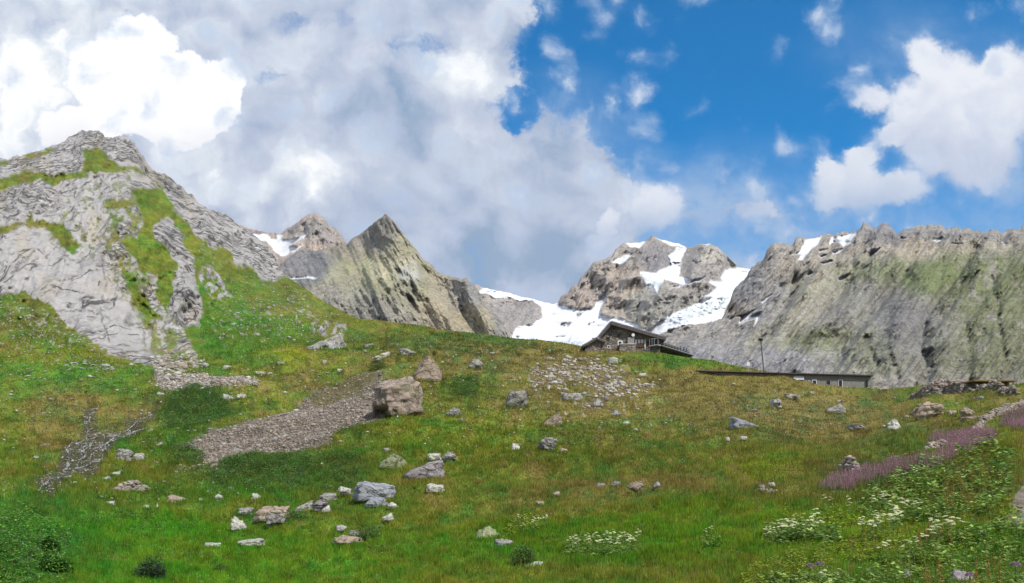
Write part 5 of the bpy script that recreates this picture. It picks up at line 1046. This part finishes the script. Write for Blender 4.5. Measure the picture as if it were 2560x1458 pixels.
bush(525, 1408, 578, 1432, DK, 'low dark bush right of the grey green rounded bush', 900, .05)
bush(878, 1308, 958, 1350, DK, 'brownish green bush above the orange tan boulder', 1600, .06)
bush(700, 1272, 778, 1298, DK, 'low dark bush between the tan slab and the mauve boulder', 1400, .07)
bush(918, 896, 978, 928, DK, 'dark low bush on the crest left of the pointed boulder', 1400, .2)
bush(96, 1330, 150, 1372, GL_, 'upper leafy bush in the hollow at the lower left', 1300, .09)
bush(92, 1386, 180, 1432, GL_, 'lower leafy bush over the brown hole at the lower left', 1800, .09)

# white umbel flowers, built once with parts and copied
M_UMB = plain_mat('cream_umbel', (0.60, 0.61, 0.36), .8, 60, .2, .002); M_GST = plain_mat('green_stem', (0.10, 0.17, 0.05), .7, 30, .2, .001)
def umbel_plant(seed):
    r = random.Random(seed); root = empty('umbel_plant'); mb = MB(); heads = []
    mb.bar((0, 0, -.05), (r.uniform(-.03, .03), 0, .6), .008, 6, .005); nh = r.randint(3, 5)
    for i in range(nh):
        a = i * 2.3 + r.random(); x, y, z = .16 * math.cos(a) * r.uniform(.6, 1.3), .16 * math.sin(a), r.uniform(.78, 1.02)
        if i == 0: x = y = 0; z = 1.05
        mb.bar((0, 0, .5 + .06 * i), (x, y, z), .005, 5, .003); heads.append((x, y, z))
    mb.build('stem', M_GST, root)
    for (x, y, z) in heads:
        R = r.uniform(.06, .10); V, Fc = [], []; d, f = ICO[1]
        for k in range(17):
            a = k * 2.4; q = R * math.sqrt((k + .3) / 17); c = np.array([q * math.cos(a), q * math.sin(a), .018 - q * q * 3])
            Fc += [tuple(t + len(V) for t in ff) for ff in f.tolist()]; V += [tuple(c + dd * np.array([1, 1, .55]) * R * .27) for dd in d]
        h = mesh_obj('flower_head', V, Fc, M_UMB, root); h.location = (x, y, z); h.rotation_euler = (r.uniform(-.3, .3), r.uniform(-.3, .3), 0)
    n = 26; P = np.stack([rs.randn(n) * .14, rs.randn(n) * .12, rs.uniform(.05, .6, n)], 1); c = np.array(BL)[rs.randint(0, len(BL), n)]
    v, f, c = leaves(P, rs.uniform(.12, .24, n), c); mesh_obj('foliage', v, f, M_LEAF, root, attrs={'tint': c})
    return root
UMB = [umbel_plant(i) for i in range(4)]; UU = [False] * 4
def put_umbels(spots, hpx, label, group):
    for (u, v) in spots:
        i = rnd.randrange(4)
        if UU[i]: o = copy_tree(UMB[i])
        else: o = UMB[i]; UU[i] = True
        H = rnd.uniform(*hpx); g = ground(u, v + H); s = H * g[1] / F / 1.05
        o.location = g; o.scale = (s, s, s) if s else (1, 1, 1); o.rotation_euler = (0, 0, rnd.uniform(0, 6.28)); tag(o, label, 'flower', group)
def cluster(poly, n): return [tuple(p) for p in in_poly(poly, n)]
put_umbels(cluster([(1405, 1335), (1470, 1322), (1540, 1312), (1598, 1318), (1600, 1345), (1560, 1365), (1500, 1362), (1440, 1350)], 24), (34, 46), 'white umbel flower in the clump right of the yellow lichened boulder', 'white flowers of the middle clump')
put_umbels(cluster([(1905, 1330), (1930, 1300), (1990, 1285), (2048, 1268), (2060, 1290), (2050, 1312), (1990, 1318)], 24), (40, 60), 'white umbel flower in the long clump left of the yellow green herbs', 'white flowers of the left clump')
put_umbels(cluster([(2150, 1300), (2160, 1280), (2230, 1250), (2265, 1245), (2240, 1280), (2200, 1300)], 20), (45, 65), 'white umbel flower in the dense clump above the lower right herbs', 'white flowers of the right clump')
put_umbels(cluster([(2170, 1225), (2210, 1222), (2290, 1222), (2320, 1240), (2260, 1248), (2190, 1240)], 12), (40, 55), 'white umbel flower in the thin row above the dense right clump', 'white flowers of the thin row')
put_umbels([(2330, 1285), (2345, 1300), (2362, 1288), (2380, 1290), (2395, 1292), (2340, 1310), (2322, 1320), (2305, 1332), (2285, 1340), (2262, 1350), (2222, 1352), (2210, 1356)], (50, 75), 'cream umbel flower in the slanting row among rusty stalks', 'white flowers among the rusty stalks')
put_umbels([(1765, 1328), (1779, 1322)], (26, 32), 'white umbel flower on the small lone plant right of the middle clump', 'flowers of the lone plant')
put_umbels(cluster([(1265, 1305), (1300, 1285), (1360, 1276), (1372, 1290), (1320, 1310)], 10), (22, 32), 'yellowish umbel flower on the light green clump by the lichened boulder', 'flowers of the light green clump')
put_umbels([(2058, 1237), (2075, 1240), (2118, 1236), (2122, 1250)], (34, 40), 'small white umbel standing alone above the left clump', 'lone umbels above the left clump')
put_umbels([(2275, 1160), (2285, 1168), (2298, 1166), (2262, 1178)], (30, 36), 'small white umbel just below the purple band', 'umbels below the purple band')
put_umbels([(2062, 1433), (2098, 1430)], (55, 60), 'cream umbel flower beside the purple thistle at the bottom edge', 'umbels at the bottom edge')

# rusty dock stalks
M_RUST = plain_mat('rusty_seed', (0.30, 0.17, 0.05), .9, 40, .4, .004)
def dock(seed):
    r = random.Random(seed); root = empty('dock_stalk'); mb = MB(); mb.bar((0, 0, -.05), (r.uniform(-.06, .06), 0, 1), .009, 5, .004); mb.build('stem', M_RUST, root)
    n = 150; z = rs.uniform(.38, 1.02, n); P = np.stack([rs.randn(n) * .05 * (1.15 - z), rs.randn(n) * .05 * (1.15 - z), z], 1)
    v, f, c = leaves(P, rs.uniform(.03, .06, n), np.tile([(0.36, 0.20, 0.055)], (n, 1)) * rs.uniform(.5, 1.6, (n, 1)), 1, .7); mesh_obj('seed_head', v, f, M_LEAF, root, attrs={'tint': c})
    n = 9; P = np.stack([rs.randn(n) * .09, rs.randn(n) * .09, rs.uniform(.05, .35, n)], 1); v, f, c = leaves(P, rs.uniform(.14, .22, n), np.array(BL)[rs.randint(0, 5, n)], .8, .4); mesh_obj('foliage', v, f, M_LEAF, root, attrs={'tint': c})
    return root
DOCK = [dock(i) for i in range(3)]; DU = [False] * 3
def put_docks(spots, hpx, label, group):
    for (u, v) in spots:
        i = rnd.randrange(3)
        if DU[i]: o = copy_tree(DOCK[i])
        else: o = DOCK[i]; DU[i] = True
        H = rnd.uniform(*hpx); g = ground(u, v + H); s = H * g[1] / F; o.location = g; o.scale = (s, s, s); o.rotation_euler = (0, 0, rnd.uniform(0, 6.28)); tag(o, label, 'plant', group)
put_docks(cluster([(2340, 1190), (2400, 1160), (2470, 1145), (2505, 1160), (2480, 1200), (2420, 1235), (2360, 1240)], 48), (30, 48), 'rusty brown seed stalk in the patch below the purple band', 'rusty stalks of the upper patch')
put_docks(cluster([(2290, 1300), (2330, 1280), (2390, 1285), (2385, 1320), (2330, 1335), (2290, 1330)], 18), (40, 60), 'rusty brown seed stalk among the cream umbels', 'rusty stalks among the umbels')
put_docks([(2312, 1420), (2322, 1428), (2345, 1405), (2352, 1415), (2128, 1392), (2440, 1410), (2470, 1400), (2485, 1380), (2500, 1405)], (60, 95), 'tall rusty seed stalk at the bottom right edge', 'rusty stalks at the bottom edge')
put_docks(cluster([(2110, 1330), (2160, 1325), (2170, 1345), (2120, 1350)], 5), (30, 40), 'short rusty stalk in the yellow green herbs', 'short rusty stalks')
# purple thistles
M_THI = plain_mat('thistle_purple', (0.33, 0.20, 0.30), .9, 50, .35, .004)
for (u, v, w, lab) in [(2025, 1425, 26, 'purple thistle head, left of a pair at the bottom edge'), (2050, 1420, 26, 'purple thistle head, right of a pair at the bottom edge'), (2540, 1418, 30, 'pink purple thistle at the right edge'), (2425, 1448, 26, 'pale purple thistle in front of the large bottom boulder')]:
    g = ground(u, v + 50); k = g[1] / F; root = empty('thistle', g); tag(root, lab, 'flower')
    MB().bar((0, 0, -.05), (0, 0, 50 * k), .006, 5).build('stem', M_GST, root); R = w * k / 2
    n = 170; d = rs.randn(n, 3); d /= np.linalg.norm(d, axis=1)[:, None]; d[:, 2] = np.abs(d[:, 2]) * .9; vv, ff, cc = leaves(d * R * .8 + np.array([0, 0, 50 * k]), rs.uniform(.3, .5, n) * R, np.tile([(0.36, 0.22, 0.33)], (n, 1)) * rs.uniform(.6, 1.3, (n, 1)), 1.2, .4)
    mesh_obj('flower_head', vv, ff, M_LEAF, root, attrs={'tint': cc})

# ------------------------------------------------------------------ the hut on the crest
m_, g = new_mat('hut_masonry'); tc = g.n('ShaderNodeTexCoord').outputs['Object']
v = g.n('ShaderNodeTexVoronoi', feature='F1'); g.link(g.vmath('MULTIPLY', tc, (1, 1, 1.5)), v.inputs['Vector']); v.inputs['Scale'].default_value = 2.1
ve = g.n('ShaderNodeTexVoronoi', feature='DISTANCE_TO_EDGE'); g.link(g.vmath('MULTIPLY', tc, (1, 1, 1.5)), ve.inputs['Vector']); ve.inputs['Scale'].default_value = 2.1
sc_ = g.n('ShaderNodeSeparateColor'); g.link(v.outputs['Color'], sc_.inputs[0])
c = g.mix(sc_.outputs[0], (0.13, 0.12, 0.115), (0.36, 0.32, 0.27)); c = g.mix(g.rng(sc_.outputs[1], .7, .9), c, (0.25, 0.19, 0.145)); c = g.mix(g.rng(ve.outputs['Distance'], .05, .0), c, (0.10, 0.095, 0.09))
finish(g, c, .9, bumpn(g, g.rng(ve.outputs['Distance'], 0, .15), .12)); M_MAS = m_
m_, g = new_mat('stone_slates'); tc = g.n('ShaderNodeTexCoord').outputs['Object']; v = g.n('ShaderNodeTexVoronoi', feature='F1'); g.link(tc, v.inputs['Vector']); v.inputs['Scale'].default_value = 1.3
sc_ = g.n('ShaderNodeSeparateColor'); g.link(v.outputs['Color'], sc_.inputs[0]); finish(g, g.mix(sc_.outputs[0], (0.17, 0.16, 0.16), (0.34, 0.33, 0.32)), .85, bumpn(g, v.outputs['Distance'], .1)); M_SLT = m_
M_FAS = plain_mat('dark_stained_wood', (0.095, 0.08, 0.08), .8, 3, .3, .02); M_BRD = plain_mat('weathered_boards', (0.25, 0.245, 0.24), .9, 6, .25, .02, scale=(4, 1, .4)); M_BRN = plain_mat('brown_board', (0.10, 0.05, 0.03), .8, 4, .3, .01)
M_WHT = plain_mat('white_paint', (0.70, 0.70, 0.68), .6, 5, .08, .003); M_PIN = plain_mat('window_blind', (0.62, 0.63, 0.65), .5, 2, .08, .003); M_DRK = plain_mat('dark_glass', (0.025, 0.028, 0.03), .15, 2, .2, .0); M_MET = plain_mat('galvanised_steel', (0.32, 0.33, 0.36), .5, 8, .1, .002)
M_TER = plain_mat('terrace_timber', (0.13, 0.085, 0.07), .85, 5, .3, .01)
YH = 138.0
def hx(u, Y=YH): return (u - CU) / F * Y
def hz(v, Y=YH): return CZ + (HZ - v) / F * Y
def HP(pts, Y=YH): return [(hx(u, Y), hz(v, Y)) for u, v in pts]
hut = empty('stone_hut', (hx(1570), YH, hz(880))); tag(hut, 'stone mountain hut with steep dark gable roof, chimney and long right eave on the crest', 'hut')
O = hut.location
def hp(mb, name, mat, parent=None):
    p = parent or hut; o = mb.build(name, mat)
    off = np.array(O) if p == hut else None
    me = o.data
    for vv in me.vertices: vv.co = vv.co - O
    o.parent = p
    return o
wall = hp(MB().prism(HP([(1491, 912), (1491, 852), (1524, 813), (1650, 849), (1650, 912)]), YH, YH + 11), 'wall', M_MAS)
def slab(p0, p1, th, y0, y1, Y=YH):
    (x0, z0), (x1, z1) = HP([p0, p1], Y); d = np.array([x1 - x0, z1 - z0]); n = np.array([-d[1], d[0]]) / np.linalg.norm(d); n = n if n[1] > 0 else -n
    return [(x0, z0), (x1, z1), (x1 - n[0] * th, z1 - n[1] * th), (x0 - n[0] * th, z0 - n[1] * th)], n
def roof_part(p0, p1, y0, y1, th=.42, name='roof'):
    q, n = slab(p0, p1, th, y0, y1); r = hp(MB().prism(q, y0, y1), name, M_FAS)
    (x0, z0), (x1, z1) = HP([p0, p1]); e = n * .003; t = n * .17
    hp(MB().prism([(x0 + e[0], z0 + e[1]), (x1 + e[0], z1 + e[1]), (x1 + t[0], z1 + t[1]), (x0 + t[0], z0 + t[1])], y0 + .12, y1), 'roof_slates', M_SLT)
    return r
roof_part((1526, 807), (1663, 847), YH - 1.1, YH + 11.6, .5); roof_part((1525.2, 807), (1488, 851), YH - 1.0, YH + 11.5, .45)
hp(MB().prism(HP([(1462, 900), (1463, 867), (1491, 851), (1511, 858), (1511, 900)]), YH - .5, YH + 6), 'lean_to_wall', M_MAS)
roof_part((1490, 847.5), (1456, 866.5), YH - 1.1, YH + 6.4, .3, 'lean_to_roof'); roof_part((1490.6, 847.5), (1513, 856), YH - 1.15, YH - .1, .3, 'lean_to_roof')
ch = hp(MB().box(hx(1534.5), hx(1540.5), YH + 2, YH + 2.5, hz(818), hz(803)).box(hx(1533.8), hx(1541.2), YH + 1.95, YH + 2.55, hz(803) + .003, hz(801.5)), 'chimney', M_MAS)
hp(MB().box(hx(1482), hx(1485.5), YH + .5, YH + .8, hz(856), hz(845)).box(hx(1481.6), hx(1485.9), YH + .45, YH + .85, hz(845) + .003, hz(843.6)), 'flue', M_MAS)
hp(MB().box(hx(1547), hx(1588), YH - 1.0, YH - .003, hz(905), hz(863.5)), 'stone_plinth', M_MAS)
hp(MB().box(hx(1546.5), hx(1588.5), YH - 1.08, YH - .003, hz(863.3), hz(862.2)), 'ledge', M_WHT)
hp(MB().box(hx(1568), hx(1584), YH - .7, YH - .003, hz(862), hz(845.5)), 'board_porch', M_BRD)
def window(u0, v0, u1, v1, fm=M_WHT, pm=M_DRK, y=YH, fw=.12, bars=0, nm='window'):
    x0, x1, z0, z1 = hx(u0), hx(u1), hz(v1), hz(v0); mb = MB()
    mb.box(x0, x0 + fw, y - .1, y - .004, z0, z1).box(x1 - fw, x1, y - .1, y - .004, z0, z1).box(x0 + fw, x1 - fw, y - .1, y - .004, z0, z0 + fw).box(x0 + fw, x1 - fw, y - .1, y - .004, z1 - fw, z1)
    for i in range(bars): xx = x0 + (x1 - x0) * (i + 1) / (bars + 1); mb.box(xx - fw / 2, xx + fw / 2, y - .095, y - .004, z0 + fw, z1 - fw)
    w = hp(mb, nm, fm); p = hp(MB().box(x0 + fw, x1 - fw, y - .05, y - .006, z0 + fw, z1 - fw), 'pane', pm); p.parent = w; return w
window(1544, 852, 1556, 864, fw=.16); window(1543.5, 835.5, 1549.5, 843, M_BRN, fw=.06); window(1516, 843, 1524.5, 850.5, M_BRN, fw=.06); window(1518, 864, 1525.5, 871.5, M_WHT, fw=.09); window(1532, 820, 1536, 825, M_BRN, fw=.05)
window(1585.5, 847, 1610, 860.5, M_BRN, M_PIN, bars=2, fw=.12)
hp(MB().box(hx(1585.5), hx(1609.5), YH - .12, YH - .004, hz(869), hz(860.8)), 'board_panel', M_BRN)
hp(MB().box(hx(1611), hx(1613.5), YH - .2, YH - .004, hz(874), hz(850)), 'door_post', M_WHT)
window(1617, 853, 1623, 863, M_BRN, fw=.08); window(1626, 855, 1631, 874, M_BRN, fw=.08, nm='door'); window(1637, 853, 1642, 862, M_BRN, fw=.08)
lmp = MB(); lmp.bar((hx(1581), YH - .9, hz(840)), (hx(1581), YH - .8, hz(840)), .28, 14, .2); lmp.bar((hx(1581), YH - .8, hz(840)), (hx(1581), YH, hz(841)), .03); hp(lmp, 'satellite_dish', M_WHT)
# terrace
A_, C_t = np.array([hx(1645, 137), 137.0]), np.array([hx(1732, 148.5), 148.5]); zt = hz(861.5, 137)
dk = MB(); pts = [A_, C_t, np.array([C_t[0], 153.0]), np.array([hx(1650) + .01, 153.0]), np.array([hx(1650) + .01, YH - .4])]
n = len(pts); dk.add([(p[0], p[1], zt - .18) for p in pts] + [(p[0], p[1], zt) for p in pts], [tuple(range(n - 1, -1, -1)), tuple(range(n, 2 * n))] + [(i, (i + 1) % n, (i + 1) % n + n, i + n) for i in range(n)])
hp(dk, 'terrace_floor', M_TER)
hp(MB().box(hx(1632), hx(1650), YH - .9, YH - .01, zt - .2, zt + .0), 'terrace_step', M_MET)
L_ = C_t - A_; ln = np.linalg.norm(L_); L_ /= ln; nrm_ = np.array([-L_[1], L_[0]])
fb = MB(); fb.bar((A_[0], A_[1] - .06, zt - .02), (C_t[0], C_t[1] - .06, zt - .02), .11, 4); hp(fb, 'edge_beam', M_MET)
for i in range(9):
    p = A_ + L_ * (ln * (i + .5) / 9); b = MB(); b.bar((p[0], p[1], zt - .35), (p[0] + nrm_[0] * 2.2, p[1] + nrm_[1] * 2.2, zt - .95), .09, 4); hp(b, 'support_beam', M_FAS)
for i in range(13):
    p = A_ + L_ * (ln * i / 12) * .995; MBp = MB().bar((p[0], p[1], zt), (p[0], p[1], zt + 1.0), .035, 5); hp(MBp, 'railing_post', M_MET)
rl = MB()
for hgt in (.35, .68, 1.0): rl.bar((A_[0], A_[1], zt + hgt), (C_t[0], C_t[1], zt + hgt), .028, 5)
hp(rl, 'handrail', M_MET)
q0 = A_ + L_ * .6; q1 = A_ + L_ * ln * .62
bn = MB(); bn.bar((q0[0] + nrm_[0] * .4, q0[1] + nrm_[1] * .4, zt + .5), (q1[0] + nrm_[0] * .4, q1[1] + nrm_[1] * .4, zt + .5), .34, 4); hp(bn, 'timber_screen', M_TER)
cr = MB()
for x, zz in ((1636, 15), (1645, 15)): cr.bar((hx(x, 137), 137, zt - .1), (hx(x, 137), 137, zt + zz * .0685), .045, 5)
cr.bar((hx(1628, 137), 137, zt + .95), (hx(1645, 137), 137, zt + 1.03), .045, 5); cr.bar((hx(1622, 137), 137, zt - .3), (hx(1645, 137), 137, zt - .02), .06, 5)
for x in (1624, 1630): cr.bar((hx(x, 137), 137, zt - .3), (hx(x, 137), 137, zt + .9), .035, 5)
hp(cr, 'stair_railing', M_MET)

# people sitting on the far end of the terrace
def seated(loc, rz, shirt, label):
    root = empty('person', loc, rz); tag(root, label, 'person', None)
    J = {'pelvis': (0, 0, .47, .14), 'chest': (0, .02, .80, .15), 'neck': (0, .0, 1.0, .06), 'head': (0, -.02, 1.13, .10), 'crown': (0, -.01, 1.24, .07),
         'ls': (.19, 0, .93, .065), 'le': (.25, -.12, .68, .045), 'lh': (.16, -.36, .66, .032), 'rs': (-.19, 0, .93, .065), 're': (-.25, -.12, .68, .045), 'rh': (-.16, -.36, .66, .032),
         'lhp': (.10, -.05, .47, .10), 'lk': (.13, -.45, .49, .075), 'la': (.13, -.47, .08, .05), 'lt': (.13, -.62, .04, .04), 'rhp': (-.10, -.05, .47, .10), 'rk': (-.13, -.45, .49, .075), 'ra': (-.13, -.47, .08, .05), 'rt': (-.13, -.62, .04, .04)}
    K = list(J); E = [('pelvis', 'chest'), ('chest', 'neck'), ('neck', 'head'), ('head', 'crown'), ('chest', 'ls'), ('ls', 'le'), ('le', 'lh'), ('chest', 'rs'), ('rs', 're'), ('re', 'rh'), ('pelvis', 'lhp'), ('lhp', 'lk'), ('lk', 'la'), ('la', 'lt'), ('pelvis', 'rhp'), ('rhp', 'rk'), ('rk', 'ra'), ('ra', 'rt')]
    me = bpy.data.meshes.new('body'); me.from_pydata([J[k][:3] for k in K], [(K.index(a), K.index(b)) for a, b in E], []); o = bpy.data.objects.new('body', me); COL.objects.link(o); o.parent = root
    md = o.modifiers.new('skin', 'SKIN')
    for i, k in enumerate(K): me.skin_vertices[0].data[i].radius = (J[k][3], J[k][3])
    me.skin_vertices[0].data[0].use_root = True; o.modifiers.new('sub', 'SUBSURF').levels = 1; me.materials.append(shirt)
    hd, hf = ICO[2]; mesh_obj('face', hd * np.array([.075, .085, .10]) + np.array([0, -.045, 1.13]), hf, plain_mat('skin_tone', (.45, .28, .20), .6, 9, .1, .001), root, True)
    hh = hd * np.array([.085, .10, .09]) + np.array([0, .01, 1.18]); mesh_obj('hair', hh, hf, plain_mat('dark_hair', (.03, .02, .015), .7, 30, .2, .002), root, True)
    b = MB().box(-.3, .3, -.15, .2, .36, .40).box(-.27, -.23, -.1, .15, 0, .36).box(.23, .27, -.1, .15, 0, .36).build('bench', M_TER); return root, b
for i, (u, t, col, lab) in enumerate([(0, .74, (.04, .05, .09), 'person in dark blue sitting on the terrace, leftmost of three'), (0, .84, (.03, .03, .035), 'person in black sitting on the terrace, middle of three'), (0, .93, (.05, .07, .12), 'person in slate blue sitting at the far end of the terrace')]):
    p = A_ + L_ * ln * t + nrm_ * .75
    r, b = seated((p[0], p[1], zt), .6, plain_mat('clothing', col, .9, 12, .2, .004), lab); b.location = r.location; b.rotation_euler = r.rotation_euler
    tag(b, ['wooden bench under the leftmost seated person', 'wooden bench under the middle seated person', 'wooden bench at the far end of the terrace'][i], 'bench')

# ------------------------------------------------------------------ long low building, lamp, sign, ruined shelter
def wall_pts(u, v, Y): return np.array([(u - CU) / F * Y, Y, CZ + (HZ - v) / F * Y])
YL = lambda u: np.interp(u, [1745, 1960, 2182], [float(ground(1745, 931)[1]) - .3, float(ground(1940, 938)[1]) + .3, 130.5])
print('long building Y', YL(1745), YL(1960), YL(2182))
m_, g = new_mat('lime_plaster_wall'); tc = g.n('ShaderNodeTexCoord').outputs['Object']; n1 = g.noise(tc, 1.2, 5, .6); br_ = g.n('ShaderNodeTexVoronoi', feature='DISTANCE_TO_EDGE'); g.link(g.vmath('MULTIPLY', tc, (1, 1, 2.2)), br_.inputs['Vector']); br_.inputs['Scale'].default_value = 2.0
finish(g, g.mix(g.rng(br_.outputs['Distance'], .06, 0), g.mix(n1, (0.21, 0.20, 0.17), (0.36, 0.34, 0.29)), (0.17, 0.16, 0.14)), .95, bumpn(g, g.rng(br_.outputs['Distance'], 0, .1), .05)); M_PLS = m_
lb = empty('stone_barn', wall_pts(2080, 975, 130)); tag(lb, 'long low stone building with thin dark roof and small openings, half hidden by the crest', 'building')
def lpart(mb, name, mat, parent=None):
    o = mb.build(name, mat)
    for vv in o.data.vertices: vv.co = vv.co - lb.location
    o.parent = parent or lb; return o
a, b_, c_ = wall_pts(1745, 926.5, YL(1745)), wall_pts(1960, 932.5, YL(1960)), wall_pts(2180, 938.5, YL(2180))
def strip_box(p, q, z0, z1, d0, d1):
    """box along a wall line from p to q; d0..d1 = depth behind the line; z offsets relative to line"""
    t = (q - p)[:2]; t /= np.linalg.norm(t); nn = np.array([-t[1], t[0]])
    vs = []
    for dz in (z0, z1):
        for base, d in ((p, d0), (q, d0), (q, d1), (p, d1)): vs.append((base[0] + nn[0] * d, base[1] + nn[1] * d, base[2] + dz))
    return MB().add(vs, [(0, 3, 2, 1), (4, 5, 6, 7), (0, 1, 5, 4), (1, 2, 6, 5), (2, 3, 7, 6), (3, 0, 4, 7)])
lpart(strip_box(a, b_, -.13, .0, -.5, 4.5), 'roof', M_FAS); lpart(strip_box(b_ + (b_ - a) * 1e-3, c_, -.16, .0, -.5, 4.5), 'roof', M_FAS)
lpart(strip_box(a, b_, -1.2, -.193, .1, 4), 'wall', M_MAS); lpart(strip_box(b_ + (b_ - a) * 1e-3, c_, -4.5, -.193, .1, 4), 'wall', M_PLS)
def on_wall(u, v):
    t = (u - 1960) / (2180 - 1960.0); 
    for _ in range(6):
        p = b_ + (c_ - b_) * t; uu = CU + F * p[0] / p[1]; t += (u - uu) / 220.0
    p = b_ + (c_ - b_) * t; p = p.copy(); p[2] = CZ + (HZ - v) / F * p[1]; return p
def opening(u0, v0, u1, v1, name, frame):
    p, q = on_wall(u0, v1), on_wall(u1, v1); h = (v1 - v0) / F * p[1]; q[2] = p[2]
    w = lpart(strip_box(p, q, -.1, h + .1, .04, .098), name, frame); t = (q - p) * .14
    d = lpart(strip_box(p + t, q - t, 0, h, .0, .037), 'panel', M_DRK); d.parent = w
opening(2031, 951, 2042, 962, 'window', M_WHT); opening(2066, 951, 2077, 961, 'window', M_PLS); opening(2096, 951, 2107, 969, 'door', M_WHT); opening(2162, 951, 2171, 969, 'door', M_PLS); opening(1998, 950, 2006, 958, 'window', M_PLS)
p, q = on_wall(1984, 950), on_wall(2010, 950); q[2] = p[2]; lpart(strip_box(p, q, 0, .55, -.06, .09), 'white_panel', M_WHT)

g0 = ground(1911, 937); k = g0[1] / F; lam = empty('lamp_post', g0); tag(lam, 'thin dark floodlight pole on the crest between hut and long building', 'lamp post')
MB().bar((0, 0, -.3), (-9 * k, 0, 86 * k), .10, 8, .08).build('pole', M_FAS, lam)
o = MB().box(-5 * k, 5 * k, -.18, .18, 0, 6.5 * k).build('lamp_head', M_FAS, lam); o.location = (-11 * k, -.1, 85 * k); o.rotation_euler = (.35, .12, 0)
o = MB().box(-3.6 * k, 3.6 * k, -.006, .0, 0, 4 * k).build('lamp_glass', M_DRK, o); o.location = (0, -.183, 1.2 * k)
g0 = ground(1872, 939); k = g0[1] / F; sg = empty('sign_post', g0); tag(sg, 'white topped marker post left of the floodlight pole', 'sign')
MB().bar((0, 0, -.2), (-1.5 * k, 0, 26 * k), .055, 6).build('post', M_MET, sg); MB().box(-5.5 * k, 2 * k, -.1, .1, 24.5 * k, 34 * k).build('sign_box', M_WHT, sg)

rs_ = empty('ruined_shelter', ground(2430, 982)); tag(rs_, 'collapsed stone shelter with flat dark roof edge and spilled rubble, right on the crest', 'ruin')
v_, f_, c_ = stone_pile('rubble', [(2300, 985), (2350, 983), (2400, 980), (2460, 982)], 60, 38, 1500, (6, 12), '', '', (1, 3, 0, 2))
v3, f3, c3 = stone_pile('rubble', [(2318, 975), (2370, 968), (2420, 964)], 40, 22, 700, (6, 12), '', '', (1, 3, 0, 2))
v_, f_, c_ = np.concatenate([v_, v3]), np.concatenate([f_, f3 + len(v_)]), np.concatenate([c_, c3])
v2, f2, c2 = stone_pile('rubble', [(2450, 984), (2500, 984), (2545, 982)], 30, 20, 420, (6, 12), '', '', (1, 3, 0), False)
o = mesh_obj('rubble', np.concatenate([v_, v2]) - np.array(rs_.location), np.concatenate([f_, f2 + len(v_)]), M_STONE, rs_, attrs={'tint': np.concatenate([c_, c2])})
Yr = float(ground(2430, 982)[1]) + 1.0; lo = rs_.location
def rp_(mb, name, mat):
    o = mb.build(name, mat)
    for vv in o.data.vertices: vv.co = vv.co - lo
    o.parent = rs_; return o
rp_(MB().box((2422 - CU) / F * Yr, (2530 - CU) / F * Yr, Yr - .9, Yr + 4, CZ + (HZ - 956) / F * Yr, CZ + (HZ - 952.5) / F * Yr), 'roof_slab', plain_mat('turf_roof', (0.22, 0.15, 0.07), .95, 3, .4, .1))
rp_(MB().box((2404 - CU) / F * Yr, (2528 - CU) / F * Yr, Yr + .3, Yr + 3.8, CZ + (HZ - 996) / F * Yr, CZ + (HZ - 957.2) / F * Yr), 'back_wall', M_MAS)

# ------------------------------------------------------------------ thin mountain air
hm, hg = new_mat('thin_haze'); hg.t.nodes.clear()
pv = hg.n('ShaderNodeVolumePrincipled'); pv.inputs['Color'].default_value = (0.80, 0.87, 0.97, 1); pv.inputs['Density'].default_value = 0.00002; pv.inputs['Anisotropy'].default_value = 0.2
ho = hg.n('ShaderNodeOutputMaterial'); hg.link(pv.outputs[0], ho.inputs['Volume'])
tag(MB().box(-5200, 5200, -1100, 5700, -14.5, 1500).build('haze', hm), 'thin blue haze over the distant mountains', 'haze', None, 'stuff')
